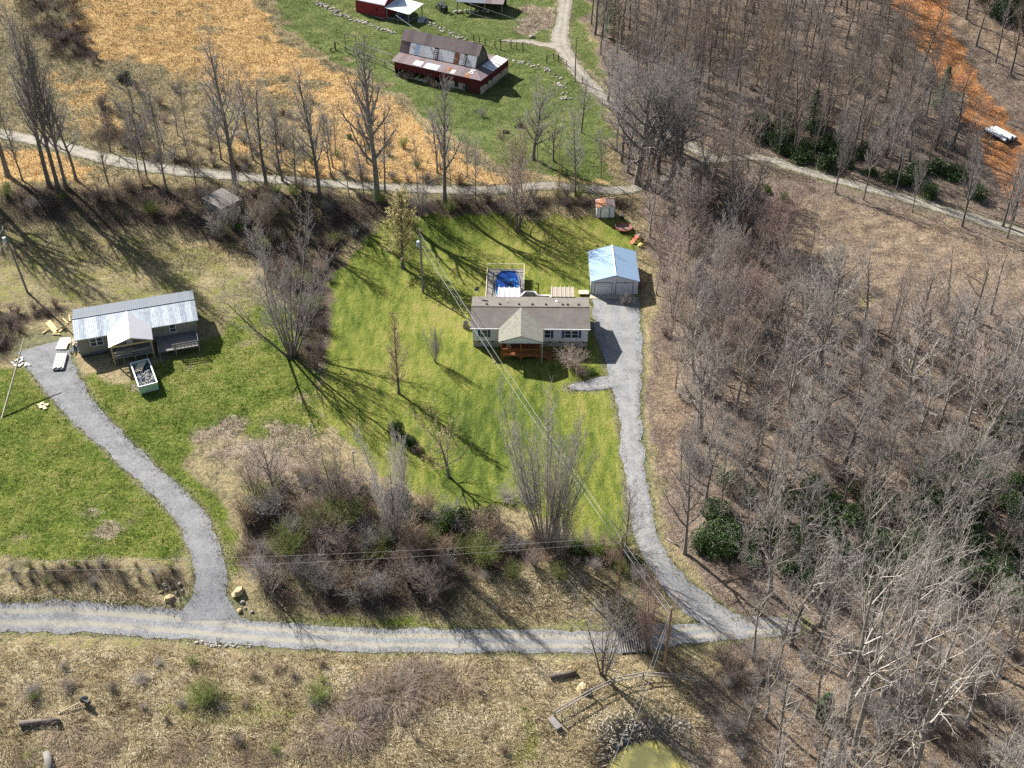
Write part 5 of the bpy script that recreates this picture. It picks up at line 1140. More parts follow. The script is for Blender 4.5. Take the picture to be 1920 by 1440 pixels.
T_(1131, 1267, 1120, 'dense', 'slender multi-stemmed bare tree below the lower road beside the log fence', wscale=.8); T_(1172, 1045, 890, 'forest', 'bare tree just behind the tall crossarm pole', wscale=.8); T_(1284, 1038, 790, 'oak', 'forked leaning bare tree on the right verge of the east drive', wscale=.6)
T_(1215, 1225, 1085, 'dense', 'low reddish bare tree at the right end of the cattle guard', cm='twig_red', wscale=.8)
for a in ((395, 425, 350, 'forest', 'bare tree hard against the blue wall of the old shed'), (440, 432, 360, 'dense', 'twiggy bare tree in front of the window of the old shed'), (455, 395, 320, 'forest', 'bare tree behind the right corner of the old shed')): T_(*a[:4], a[4], wscale=.9)
T_(412, 452, 395, 'dense', 'pale bare bushy tree in front of the old shed', cm='twig_pale', wscale=1.2); T_(495, 440, 350, 'dense', 'vine-hung bare tree right of the old shed', cm='twig_brown')
CTX = None
def boxy(poly, n_, dmin, fn, seed, tries=60):
    global CTX
    CTX = (max(0, min(p[0] for p in poly)), min(1920, max(p[0] for p in poly)), max(0, min(p[1] for p in poly)), min(1440, max(p[1] for p in poly)))
    r = random.Random(seed); xs = [p[0] for p in poly]; ys = [p[1] for p in poly]; k = 0; t = 0
    W = [at(*p) for p in poly]; wx = [p.x for p in W]; wy = [p.y for p in W]; wp = [(p.x, p.y) for p in W]
    while k < n_ and t < n_ * tries:
        t += 1; x = r.uniform(min(wx), max(wx)); y = r.uniform(min(wy), max(wy))
        if not inside(np.array([x]), np.array([y]), wp)[0]: continue
        if float(wat('rd', x, y)) < 1.2 or max(float(wat('clay', x, y)), float(wat('clay', x + .5, y + 12)), float(wat('clay', x + 1, y + 24))) > .3: continue
        if any((x - a) ** 2 + (y - b) ** 2 < dmin ** 2 for a, b in PLACED[-400:]): continue
        PLACED.append((x, y)); fn(Vector((x, y, float(gz(x, y)))), r); k += 1
SHAPE = dict(near='open-crowned', poplar='upright', forest='slender', oak='spreading', dense='twiggy', spread='low-branching', vase='many-stemmed')
HUE = dict(twig_grey='grey', twig_pale='pale', twig_purple='purplish', twig_red='reddish', twig_brown='brown', twig_dark='dark', twig_tan='tan', twig_olive='olive')
def zone(b, ctx):
    """where in its own patch a thing stands, as seen from the road side"""
    x, y = proj(b.x, b.y, b.z); X0, X1, Y0, Y1 = ctx
    u = (x - X0) / max(1, X1 - X0); v = (y - Y0) / max(1, Y1 - Y0)
    h = 'far left' if u < .2 else 'left' if u < .4 else 'middle' if u < .6 else 'right' if u < .8 else 'far right'
    return ('back ' if v < .33 else 'centre ' if v < .66 else 'front ') + h
def sizew(h, hr): t = (h - hr[0]) / (hr[1] - hr[0]); return 'short' if t < .33 else 'mid-height' if t < .67 else 'tall'
def wood(keys, hr, label, group, cms, tms=('bark', 'bark_pale'), ws=(.85, 1.1)):
    def f(b, r):
        h = r.uniform(*hr); k = r.choice(keys); cm = r.choice(cms)
        put_tree(b, h, k, '%s %s %s tree, %s of %s' % (sizew(h, hr), HUE[cm], SHAPE[k], zone(b, CTX), label), group=group, cm=cm, tm=r.choice(tms), wscale=r.uniform(*ws))
    return f
boxy([(180, 280), (420, 325), (700, 342), (900, 348), (900, 330), (640, 290), (420, 240), (250, 200)], 20, 4, wood(['forest', 'spread', 'forest'], (7, 14), 'the slope above the upper road', 'trees on the slope above the upper road', ['twig_grey', 'twig_grey', 'twig_brown'], ('bark',)), 9)
boxy([(140, 345), (420, 352), (700, 374), (1000, 380), (1000, 392), (700, 392), (420, 372), (140, 362)], 12, 5, wood(['forest', 'dense'], (9, 15), 'the brush just below the upper road', 'trees in the brush just below the upper road', ['twig_grey', 'twig_brown'], ('bark',)), 10)
boxy([(1130, 190), (1200, 230), (1330, 275), (1400, 285), (1330, 300), (1240, 330), (1160, 330), (1150, 260)], 13, 4.0, wood(['oak', 'forest', 'oak'], (15, 21), 'the woods corner where lane meets road', 'trees where the farm lane meets the upper road', ['twig_grey'], ('bark',)), 8)
boxy([(1215, 370), (1320, 330), (1420, 360), (1480, 520), (1460, 640), (1300, 760), (1240, 640), (1222, 560)], 44, 3.0, wood(['dense', 'oak', 'spread', 'near', 'oak'], (9, 14), 'the young wood by the garage', 'young trees right of the garage', ['twig_purple', 'twig_red', 'twig_grey', 'twig_purple']), 3)
boxy([(1250, 640), (1480, 560), (1700, 600), (2020, 560), (2020, 800), (1900, 900), (1600, 880), (1270, 920)], 50, 3.7, wood(['near', 'oak', 'near', 'spread', 'oak'], (12, 18), 'the east drive wood', 'trees of the middle wood', ['twig_pale', 'twig_grey', 'twig_purple', 'twig_grey'], ('bark', 'bark_pale', 'bark_pale')), 4)
boxy([(1310, 930), (1600, 890), (2020, 900), (2020, 1120), (1600, 1140), (1360, 1110)], 34, 3.8, wood(['near', 'near', 'oak'], (11, 17), 'the evergreen thicket wood', 'pale trees above the evergreen thicket', ['twig_pale', 'twig_grey', 'twig_pale'], ('bark_pale', 'bark')), 5)
boxy([(1360, 1180), (1700, 1160), (2000, 1150), (2050, 1700), (1500, 1700), (1380, 1400)], 50, 2.9, wood(['near', 'near', 'near', 'forest'], (12, 20), 'the lower right corner wood', 'pale trees of the lower right wood', ['twig_pale', 'twig_pale', 'twig_grey'], ('bark_pale', 'bark_pale', 'bark')), 6)
boxy([(1440, 300), (1560, 300), (1700, 350), (1930, 420), (1930, 460), (1700, 400), (1500, 345)], 12, 3.5, wood(['forest', 'poplar'], (12, 19), 'the row along the upper road', 'slim trees along the right of the upper road', ['twig_grey'], ('bark',), (.6, .8)), 7)
for a in ((1880, 425, 265), (1893, 428, 290)): T_(*a, 'poplar', 'tall straight bare tree at the right edge where the upper road leaves the picture', group='pair at the right edge')
for a in ((1838, 862, 600, 'leftmost of three'), (1852, 872, 640, 'middle of three'), (1905, 850, 560, 'rightmost of three')): T_(*a[:3], 'near', 'tall leaning grey tree at the right edge of the middle wood, ' + a[3], group='tall trees at the right edge of the wood', tm='bark_pale', cm='twig_pale', wscale=1.0)
for a in ((1575, 1425, 960, 'first thick pale trunk of the bottom right clump, leftmost of the tall pair'), (1600, 1420, 1000, 'second thick pale trunk of the bottom right clump, close right of the first'), (1700, 1500, 960, 'thick pale trunk leaning right beside the bottom edge of the lower right wood'), (1650, 1320, 930, 'thick pale trunk standing behind the bottom right pair of trunks'), (1530, 1470, 1250, 'low gnarled pale tree at the bottom edge left of the tall pair of trunks')): T_(*a[:3], 'near', a[3], tm='bark_pale', cm='twig_pale', trunk_r=1)

# ------------------------------------------------------------------ shrubs
SH = [tree_mesh('shrub', 300 + i, 3.0, .035) for i in range(4)]
AR = [tree_mesh('arch', 400 + i, 2.2, .016) for i in range(2)]
def joinm(ts, nm):   # trunk and twig meshes of a shrub as one mesh
    out = []
    for t_, c_, l_ in ts:
        va = np.empty(len(t_.vertices) * 3, np.float32); t_.vertices.foreach_get('co', va); vb = np.empty(len(c_.vertices) * 3, np.float32); c_.vertices.foreach_get('co', vb)
        fa = np.empty(len(t_.loops), np.int32); t_.loops.foreach_get('vertex_index', fa); fb = np.empty(len(c_.loops), np.int32); c_.loops.foreach_get('vertex_index', fb)
        out.append(npmesh(nm, np.concatenate([va.reshape(-1, 3), vb.reshape(-1, 3)]), np.concatenate([fa.reshape(-1, 3), fb.reshape(-1, 3) + len(va) // 3]), M['twig_brown']))
    return out
SHM = joinm(SH, 'bare_shrub'); ARM = joinm(AR, 'bramble')
def put_shrub(b, h, w_, label, group, m_, meshes=SHM, H=3.0, name='bare_shrub', cat='shrub'):
    o = bpy.data.objects.new(name, rt.choice(meshes)); C.objects.link(o); o.location = b; o.rotation_euler = (0, 0, rt.random() * 6.28); o.scale = (w_ / H, w_ / H, h / H)
    o.material_slots[0].link = 'OBJECT'; o.material_slots[0].material = M[m_]; tag(o, label, cat, group); return o
def shr(hr, label, group, ms, wr=(1., 1.5), meshes=SHM, H=3.0, name='bare_shrub'):
    def f(b, r):
        h = r.uniform(*hr); m = r.choice(ms); put_shrub(b, h, h * r.uniform(*wr), '%s %s %s, %s of %s' % ({'short': 'low', 'mid-height': 'mid-size', 'tall': 'tall'}[sizew(h, hr)], HUE[m], name.replace('bare_', 'leafless ').replace('_', ' '), zone(b, CTX), label), group, m, meshes, H, name)
    return f
PLACED.clear()
boxy([(-30, 352), (120, 350), (420, 348), (800, 376), (1180, 372), (1170, 392), (980, 405), (850, 400), (720, 415), (650, 455), (620, 560), (600, 680), (560, 640), (540, 560), (470, 470), (380, 420), (250, 395), (-30, 395)], 92, 1.5, shr((1.2, 2.8), 'the brush belt below the upper road', 'shrubs of the upper brush belt', ['twig_dark', 'twig_grey', 'twig_brown', 'twig_olive', 'twig_dark']), 11)
boxy([(450, 980), (520, 880), (640, 880), (770, 950), (960, 1000), (1180, 1030), (1200, 1080), (960, 1060), (870, 1080), (860, 1130), (600, 1145), (460, 1120)], 56, 1.7, shr((1.6, 4.2), 'the big thicket above the lower road', 'shrubs of the big thicket', ['twig_purple', 'twig_brown', 'twig_grey', 'twig_dark', 'twig_grey', 'twig_olive']), 12)
boxy([(880, 1010), (1180, 1020), (1230, 1085), (1140, 1110), (1000, 1085), (880, 1090)], 18, 1.8, shr((1., 2.4), 'the brush above the lower road', 'shrubs of the brush between thicket and east drive', ['twig_brown', 'twig_grey', 'twig_purple', 'twig_olive']), 26)
boxy([(450, 960), (560, 900), (700, 930), (860, 1040), (840, 1130), (560, 1140), (455, 1110)], 14, 3.0, wood(['dense', 'spread', 'dense'], (5, 8), 'the thicket above the lower road', 'small trees in the big thicket', ['twig_purple', 'twig_purple', 'twig_brown'], ('bark',), (1., 1.4)), 13)
boxy([(110, 20), (160, 60), (200, 125), (150, 120), (90, 50), (30, -20)], 16, 1.6, shr((1, 2), 'the hedge left of the orange field', 'shrubs of the upper left hedge line', ['twig_dark', 'twig_purple']), 14)
boxy([(170, 200), (230, 190), (300, 290), (600, 325), (900, 340), (880, 352), (480, 325), (250, 300)], 40, 2.0, shr((1, 2.6), 'the bank above the upper road', 'shrubs on the bank above the upper road', ['twig_dark', 'twig_brown', 'twig_grey']), 15)
boxy([(-30, 560), (40, 575), (130, 560), (60, 620), (30, 670), (-30, 680)], 22, 1.2, shr((1, 2), 'the clump left of the tan house', 'shrubs left of the tan house', ['twig_dark', 'twig_purple', 'twig_red']), 16)
def scatter_pts(poly, n_, seed):
    r = random.Random(seed); wp = [(at(*p).x, at(*p).y) for p in poly]; out = []; xs = [p[0] for p in wp]; ys = [p[1] for p in wp]; t = 0
    while len(out) < n_ and t < n_ * 40:
        t += 1; x = r.uniform(min(xs), max(xs)); y = r.uniform(min(ys), max(ys))
        if inside(np.array([x]), np.array([y]), wp)[0] and float(wat('rd', x, y)) > 1 and max(float(wat('clay', x, y)), float(wat('clay', x, y + 10))) < .2: out.append((x, y, float(gz(x, y)), r.random() * 6.28, r.random()))
    return out
def merged(name, meshes, pts, s0, s1, m_, wide=1.):
    VV = []; FF = []; n0 = 0; rs_ = np.random.RandomState(len(pts)); src = []
    for me_ in meshes:
        v = np.empty(len(me_.vertices) * 3, np.float32); me_.vertices.foreach_get('co', v); f = np.empty(len(me_.loops), np.int32); me_.loops.foreach_get('vertex_index', f); src.append((v.reshape(-1, 3), f.reshape(-1, 3)))
    for k, (x, y, z, a, u) in enumerate(pts):
        v, f = src[k % len(src)]; s_ = s0 + (s1 - s0) * u; c, n_ = math.cos(a) * s_ * wide, math.sin(a) * s_ * wide
        VV.append(np.stack([v[:, 0] * c - v[:, 1] * n_ + x, v[:, 0] * n_ + v[:, 1] * c + y, v[:, 2] * s_ + z], 1)); FF.append(f + n0); n0 += len(v)
    o = bpy.data.objects.new(name, npmesh(name, np.concatenate(VV), np.concatenate(FF), M[m_])); C.objects.link(o); tag(o, kind='stuff')
W1 = scatter_pts([(1230, 400), (1420, 360), (1600, 560), (1940, 600), (1940, 1120), (1340, 1100), (1240, 700)], 190, 1); W2 = scatter_pts([(1340, 1220), (1700, 1150), (1950, 1120), (1990, 1500), (1320, 1500)], 80, 2)
W3 = scatter_pts([(1120, 0), (1680, 0), (1860, 320), (1600, 330), (1300, 260), (1150, 150)], 230, 3)
merged('woodland_underbrush', SHM[:2], W1[::2] + W2[::2] + W3[::3], .5, 1.1, 'twig_purple'); merged('woodland_underbrush', SHM[2:], W1[1::2] + W2[1::2], .4, .95, 'twig_grey')
def far_wood(pts):
    VV = []; FF = []; MI = []; n0 = 0; r = random.Random(8); lib_ = []
    for t_, c_, l_, H in LIB['near'] + LIB['forest'][:2]:
        a = []
        for me_ in (t_, c_):
            v = np.empty(len(me_.vertices) * 3, np.float32); me_.vertices.foreach_get('co', v); f = np.empty(len(me_.loops), np.int32); me_.loops.foreach_get('vertex_index', f); a.append((v.reshape(-1, 3), f.reshape(-1, 3)))
        lib_.append((a, H))
    for k, (x, y, z, a, u) in enumerate(pts):
        pr, H = lib_[k % len(lib_)]; s_ = (15 + 9 * u) / H; w_ = s_ * r.uniform(.8, 1.05); c, n_ = math.cos(a) * w_, math.sin(a) * w_; hue = r.randint(1, 3)
        for q, (v, f) in enumerate(pr):
            VV.append(np.stack([v[:, 0] * c - v[:, 1] * n_ + x, v[:, 0] * n_ + v[:, 1] * c + y, v[:, 2] * s_ + z], 1)); FF.append(f + n0); n0 += len(v); MI.append(np.full(len(f), hue if q else 0, np.int32))
    me_ = npmesh('far_wood', np.concatenate(VV), np.concatenate(FF), M['bark'])
    for m_ in ('twig_grey', 'twig_purple', 'twig_brown'): me_.materials.append(M[m_])
    me_.polygons.foreach_set('material_index', np.concatenate(MI)); o = bpy.data.objects.new('far_wood', me_); C.objects.link(o); tag(o, kind='stuff')
PF = []; cap = 150
for q in scatter_pts([(1105, -40), (1660, -40), (1740, 120), (1850, 300), (1600, 330), (1400, 280), (1300, 270), (1180, 200), (1110, 80)], 420, 41) + [None] + scatter_pts([(1760, -40), (1990, -40), (1990, 200), (1900, 190), (1790, 60)], 40, 42):
    if q is None: cap = len(PF) + 16; continue
    if len(PF) < cap and float(wat('clay', q[0] + 1, q[1] + 22)) < .3 and all((q[0] - p[0]) ** 2 + (q[1] - p[1]) ** 2 > 11 for p in PF): PF.append(q)
far_wood(PF)
SAP = joinm([tree_mesh('sapling', 900 + i, 9, .06) for i in range(3)], 'sapling')
merged('saplings', SAP, W3 + W1[:60], .7, 1.5, 'twig_grey'); merged('saplings', SAP, scatter_pts([(1110, 0), (1690, 0), (1860, 320), (1600, 330), (1300, 260), (1150, 150)], 120, 4) + scatter_pts([(1230, 500), (1500, 560), (1940, 600), (1940, 1100), (1340, 1000), (1250, 700)], 110, 5), .7, 1.4, 'twig_purple')
boxy([(640, 1300), (760, 1262), (900, 1262), (935, 1290), (800, 1330), (700, 1370), (660, 1400)], 13, 1.3, shr((1., 1.7), 'the foreground bramble patch', 'bramble mounds in the foreground', ['twig_brown', 'twig_purple'], (1.6, 2.6), ARM, 2.2, 'bramble'), 20)
boxy([(30, 1330), (430, 1380), (620, 1330), (640, 1440), (30, 1440)], 10, 2.2, shr((.7, 1.3), 'the lower left field corner', 'low brambles at the lower left', ['twig_brown'], (1.6, 2.6), ARM, 2.2, 'bramble'), 21)
for px_, py_, h_, w_, lab, m_ in ((1072, 688, 2.7, 5.0, 'wide round leafless bush at the right front of the white house', 'twig_purple'), (1090, 705, 1.4, 2.2, 'lower leafless bush in the mulch bed in front of the wide round bush', 'twig_red'), (590, 690, 2.4, 3, 'brown bush at the foot of the fan-limbed tree between the houses', 'twig_brown'), (950, 935, 1.6, 3.4, 'pale matted bush left of the dome-shaped tree', 'twig_pale'), (985, 940, 1.4, 3.0, 'pale matted bush hard against the dome-shaped tree', 'twig_pale'), (783, 850, 1.2, 1.6, 'small reddish bush right of the two evergreen lawn bushes', 'twig_red'), (805, 862, .9, 1.4, 'small tan bush at the end of the row of lawn bushes', 'twig_tan'), (940, 262, 1.2, 2, 'dark bush on the green below the barn', 'twig_dark'), (905, 218, 1.6, 2.2, 'grey bush on the green just below the barn door', 'twig_grey'), (530, 215, 1.4, 2, 'dark bush in the rough grass between the tallest tree and the round forked tree', 'twig_dark'), (1175, 570, 1.8, 2.4, 'bare bush at the right front corner of the garage', 'twig_grey'), (1198, 540, 2.0, 2.4, 'bare bush along the right wall of the garage', 'twig_brown'), (392, 1305, 1.7, 4.2, 'olive green twiggy shrub in the foreground dry grass, the larger left one', 'twig_olive'), (375, 1312, 1.2, 3.2, 'low olive twiggy shrub tucked at the left foot of the larger foreground one', 'twig_olive'), (596, 1305, 1.4, 3.6, 'olive green twiggy shrub in the foreground dry grass, the right one', 'twig_olive'), (60, 1300, .9, 2.4, 'low grey twiggy shrub at the far left of the foreground grass', 'twig_grey'), (130, 1290, .9, 2.4, 'low dark twiggy shrub at the left of the foreground grass', 'twig_dark')):
    b = at(px_, py_); put_shrub(b, h_, w_, lab, None, m_)
boxy([(400, 130), (560, 160), (690, 240), (860, 335), (480, 320), (300, 285), (210, 190), (300, 150)], 34, 3, shr((.8, 2.4), 'the rough slope above the upper road', 'shrubs on the rough slope', ['twig_grey', 'twig_dark', 'twig_brown', 'twig_olive']), 23)
boxy([(20, 1062), (200, 1056), (345, 1068), (345, 1098), (200, 1098), (20, 1092)], 22, 1.3, shr((.6, 1.3), 'the west drive bank', 'low shrubs on the roadside bank', ['twig_brown', 'twig_dark', 'twig_olive', 'twig_grey']), 24)
boxy([(0, 1240), (300, 1230), (950, 1262), (960, 1430), (0, 1430)], 26, 2.0, shr((.4, .9), 'the foreground field', 'low weeds in the foreground field', ['twig_brown', 'twig_olive', 'twig_pale', 'twig_dark'], (1.4, 2.4)), 25)
boxy([(745, 128), (780, 135), (890, 165), (870, 180), (800, 165), (750, 150)], 14, 1.3, shr((1.2, 2.2), 'the barn front', 'shrubs along the barn front', ['twig_purple', 'twig_dark']), 22)
# evergreens
def ball(seed, n_, m_, nm='evergreen_shrub'):
    r = np.random.RandomState(seed); V = []; F = []
    cl = r.normal(size=(26, 3)); cl /= np.linalg.norm(cl, axis=1)[:, None]; cl *= r.uniform(.35, .8, (26, 1)); cl[:, 2] = np.abs(cl[:, 2]) * .9 + .15
    which = r.randint(0, 26, n_); d = r.normal(size=(n_, 3)); d /= np.linalg.norm(d, axis=1)[:, None]
    rad = r.uniform(.22, .38, 26)[which] * r.uniform(.6, 1.05, n_) ** .4
    P = cl[which] + d * rad[:, None]; P[:, 2] = np.maximum(P[:, 2], .02)
    a = d + r.normal(size=(n_, 3)) * .6; a /= np.linalg.norm(a, axis=1)[:, None]; b = np.cross(a, r.normal(size=(n_, 3))); b /= np.linalg.norm(b, axis=1)[:, None]
    s = r.uniform(.03, .055, (n_, 1)); V = np.stack([P, P + b * s + a * s * .2, P + b * s * .3 + a * s, P - b * s * .5 + a * s * .5], 1).reshape(-1, 3)
    i = np.arange(n_) * 4; F = np.stack([i, i + 1, i + 2, i + 3], 1); return npmesh(nm, V, F, M[m_], tri=False)
EV = [ball(50 + i, 6500, 'leaf_green') for i in range(4)]
def ever(hr, label, group, ms=('leaf_green',), wr=(.9, 1.4)):
    def f(b, r):
        h = r.uniform(*hr) * .8; w_ = h * r.uniform(*wr); lb = '%s %s evergreen bush, %s of %s' % (sizew(h / .8, hr).replace('mid-height', 'mid-size'), 'narrow' if w_ / h < 1.1 else 'broad', zone(b, CTX), label); o = bpy.data.objects.new('evergreen_shrub', r.choice(EV)); C.objects.link(o); o.location = b; o.rotation_euler = (0, 0, r.random() * 6.3); o.scale = (w_, w_ * r.uniform(.8, 1.2), h)
        o.material_slots[0].link = 'OBJECT'; o.material_slots[0].material = M[r.choice(ms)]; tag(o, lb, 'shrub', group)
    return f
PLACED.clear()
boxy([(1300, 940), (1350, 900), (1480, 930), (1700, 900), (1950, 880), (1950, 1130), (1700, 1110), (1480, 1100), (1330, 1080)], 62, 1.9, ever((1.8, 3.4), 'the evergreens right of the drive', 'evergreen bushes right of the east drive'), 31)
boxy([(1420, 230), (1520, 230), (1640, 300), (1800, 330), (1880, 380), (1780, 380), (1600, 340), (1440, 290)], 26, 2.6, ever((2, 3.6), 'the evergreens beyond the upper road', 'evergreen bushes beyond the upper road'), 32)
boxy([(1820, 760), (1950, 740), (1950, 880), (1760, 870)], 14, 2.0, ever((1.5, 2.6), 'the clump at the right edge', 'evergreen bushes at the right edge'), 33)
boxy([(1830, -30), (1960, -30), (1960, 60), (1860, 40)], 10, 3, ever((3, 4.5), 'the upper right corner', 'dark evergreens in the upper right corner', ('leaf_pine',)), 34)
for px_, py_, h_, w_, m_, lab in ((745, 812, 2.4, 1.6, 'leaf_green', 'dark round evergreen bush, upper of the two on the lawn left of the tan-leaved tree'), (770, 838, 2.2, 1.5, 'leaf_green', 'dark round evergreen bush, lower of the two on the lawn left of the tan-leaved tree'), (838, 985, 3.4, 2.2, 'leaf_bright', 'bright green bush at the top of the big thicket, leftmost of three'), (874, 985, 3.4, 2.4, 'leaf_green', 'green bush at the top of the big thicket, middle of three'), (916, 982, 3.2, 2.2, 'leaf_green', 'green bush at the top of the big thicket, rightmost of three'), (1085, 1035, 1.8, 1.6, 'leaf_green', 'green bush left of the crossarm pole on the lawn bottom edge'), (1122, 1040, 1.7, 1.4, 'leaf_bright', 'bright green bush nearest the crossarm pole'), (1190, 1062, 1.6, 1.4, 'leaf_green', 'green bush between the crossarm pole and the east drive'), (1108, 700, 1.1, 1.1, 'leaf_bright', 'small bright green bush beside the mulch bed of the white house'), (745, 935, 1.8, 2.2, 'leaf_pine', 'grey-green bush at the foot of the fan-shaped tree, the higher'), (775, 965, 1.8, 2.2, 'leaf_pine', 'grey-green bush at the foot of the fan-shaped tree, the lower'), (1313, 1030, 2.6, 2.0, 'leaf_green', 'rounded evergreen bush nearest the east drive verge'), (655, 262, 1.6, .9, 'leaf_bright', 'small yellow-green bush in the orange field left of the broad tree'), (235, 150, 2.2, 2.2, 'leaf_pine', 'dark green bush at the lower edge of the orange field'), (1438, 360, 1.8, 1.1, 'leaf_bright', 'vivid green bush by the upper road, left of two'), (1470, 375, 1.8, 1.1, 'leaf_bright', 'vivid green bush by the upper road, right of two'), (975, 238, 1.0, 1.4, 'leaf_pine', 'dark green bush on the green slope right below the barn'), (948, 250, .9, 1.2, 'leaf_pine', 'small dark bush beside the dark green one below the barn'), (450, 430, 1.6, 1.0, 'leaf_bright', 'green bush beside the old shed')):
    b = at(px_, py_); o = bpy.data.objects.new('evergreen_shrub', rt.choice(EV)); C.objects.link(o); o.location = b; o.scale = (w_ * .85, w_ * .85, h_ * .8); o.rotation_euler = (0, 0, rt.random() * 6)
    o.material_slots[0].link = 'OBJECT'; o.material_slots[0].material = M[m_]; tag(o, lab, 'shrub')
def pine(px, py, h, label, group=None):
    r = random.Random(int(px)); b = at(px, py); o = empty('pine_tree', b, 0, label, 'tree', group)
    G().tube([(0, 0, -.3), (0, 0, h * .95)], [.2, .03], 7).build('trunk', M['bark'], o)
    V = []; F = []
    for k in range(1500):
        t = r.random() ** 1.3; rad = (1 - t) * h * .22 * math.sqrt(r.random()) + .1; a = r.random() * 6.28; lump = 1 + .3 * math.sin(a * 3 + t * 14)
        p = Vector((math.cos(a) * rad * lump, math.sin(a) * rad * lump, h * (.15 + .85 * t))); d_ = Vector((math.cos(a), math.sin(a), -.2)); s = r.uniform(.2, .4)
        e_ = Vector((-math.sin(a), math.cos(a), r.uniform(-.4, .4))) * s * .45; i = len(V); V += [tuple(p - e_), tuple(p + e_), tuple(p + d_ * s)]; F.append((i, i + 1, i + 2))
    c_ = bpy.data.objects.new('crown', npmesh('crown', V, F, M['leaf_pine'])); C.objects.link(c_); c_.parent = o
for i, (a_, b_, h_) in enumerate(((1135, 60, 14), (1150, 75, 12), (1520, 250, 9), (1760, 215, 10), (1545, 1340, 3.5))):
    pine(a_, b_, h_, ('tall dark pine at the woods edge near the farm lane, left of two', 'shorter dark pine at the woods edge near the farm lane, right of two', 'lone green pine in the far wooded slope', 'green pine just left of the clay road', 'tiny pine sapling in the lower right wood')[i])

# ------------------------------------------------------------------ grass, litter and undergrowth (uncountable)
def tufts(name, layers, dens, h, w_, nb, cols, seed, spread=.25, lean=.35, bbox=(-62, 62, 68, 300), curl=0, minw=.45):
    r = np.random.RandomState(seed); x0, x1, y0, y1 = bbox
    N_ = int((x1 - x0) * (y1 - y0) * dens); X = r.uniform(x0, x1, N_); Y = r.uniform(y0, y1, N_)
    wv = np.zeros(N_)
    for k, f in layers: wv = np.maximum(wv, wat(k, X, Y) * f)
    px, py = proj(X, Y, gz(X, Y)); keep = (wv * r.uniform(.6, 1.3, N_) > minw) & (px > -60) & (px < 1980) & (py > -60) & (py < 1500) & (wat('rd', X, Y) > .25)
    if name != 'x': keep &= (wat('lawn', X, Y) < .35) | (layers[0][0] == 'lawn')
    for (bx, by, br) in ((2.6, 147, 11), (16, 161, 6.5), (-54, 144, 10), (-15, 241, 13), (14.2, 73.2, 5)): keep &= np.hypot(X - bx, (Y - by) * (1.8 if br > 9 else 1)) > br
    X, Y = X[keep], Y[keep]; n = len(X)
    nz = np.array([mnoise.noise(Vector((a * .22, b * .22, seed))) for a, b in zip(X, Y)]); nz2 = np.array([mnoise.noise(Vector((a * .9, b * .9, seed))) for a, b in zip(X, Y)])
    hh = h * (1 + .6 * nz2) * r.uniform(.6, 1.2, n)
    base = np.stack([X, Y, gz(X, Y) - .02], 1)
    B = np.repeat(base, nb, 0); H_ = np.repeat(hh, nb) * r.uniform(.5, 1.1, n * nb); m = len(B)
    off = r.normal(size=(m, 2)) * spread; B[:, :2] += off
    wind = np.repeat(np.arctan2(nz, nz2) * 1.2 + 2.2, nb)
    ln = lean * (r.uniform(.2, 1.3, m))
    tip = B + np.stack([np.cos(wind) * ln * H_ + off[:, 0] * .8, np.sin(wind) * ln * H_ + off[:, 1] * .8, H_], 1)
    a = r.uniform(0, 6.28, m); ws = w_ * r.uniform(.6, 1.3, m); dx = np.stack([np.cos(a) * ws, np.sin(a) * ws, np.zeros(m)], 1)
    V = np.stack([B - dx, B + dx, tip], 1).reshape(-1, 3); F = np.arange(m * 3).reshape(-1, 3)
    ca = np.array(cols); k = np.clip((np.repeat(nz, nb) * 1.1 + .5 + r.normal(size=m) * .22) * (len(ca) - 1), 0, len(ca) - 1.001); i = k.astype(int); f = (k - i)[:, None]
    c = ca[i] * (1 - f) + ca[i + 1] * f; c = c * r.uniform(.8, 1.15, (m, 1))
    me = npmesh(name, V, F, M['tuft'], {'col': np.repeat(c, 3, 0)}); o = bpy.data.objects.new(name, me); C.objects.link(o); tag(o, kind='stuff'); return o
tufts('dry_grass', [('tan', 1)], 9, .42, .03, 6, [(.17, .125, .08), (.35, .275, .165), (.50, .41, .27), (.64, .56, .42)], 1, .3, .9, (-62, 40, 66, 112))
tufts('broomsedge', [('orange', 1)], 6, .3, .05, 6, [(.52, .34, .15), (.60, .39, .17), (.66, .44, .20), (.70, .51, .27)], 2, .3, .5, (-125, 25, 170, 300))
tufts('scrub_grass', [('base', 1)], 5, .45, .035, 6, [(.15, .12, .08), (.27, .235, .13), (.42, .345, .21), (.58, .42, .23)], 13, .35, .8, (-125, 30, 165, 300))
tufts('meadow_grass', [('green', 1)], 8, .22, .04, 5, [(.07, .12, .015), (.12, .19, .02), (.20, .26, .04), (.32, .30, .09)], 3, .25, .6, (-72, 5, 90, 176))
tufts('farm_grass', [('farm', 1)], 2.5, .2, .06, 5, [(.07, .11, .03), (.115, .155, .04), (.17, .205, .06), (.28, .27, .12)], 4, .3, .5, (-75, 30, 190, 300))
tufts('dead_weeds', [('patch', 1)], 10, .4, .025, 6, [(.26, .2, .14), (.42, .34, .25), (.55, .47, .37)], 5, .3, .9, (-60, 25, 95, 300))
tufts('undergrowth', [('brush', 1)], 5, .95, .022, 9, [(.05, .035, .03), (.11, .08, .065), (.18, .135, .11), (.16, .15, .06)], 6, .45, .8, (-125, 40, 88, 300))
tufts('forest_floor_twigs', [('litter', .8), ('tanwood', 1)], 3, .6, .022, 7, [(.16, .12, .10), (.27, .21, .17), (.38, .32, .26), (.42, .37, .30)], 7, .5, 1.0, (14, 125, 68, 300), minw=.35)
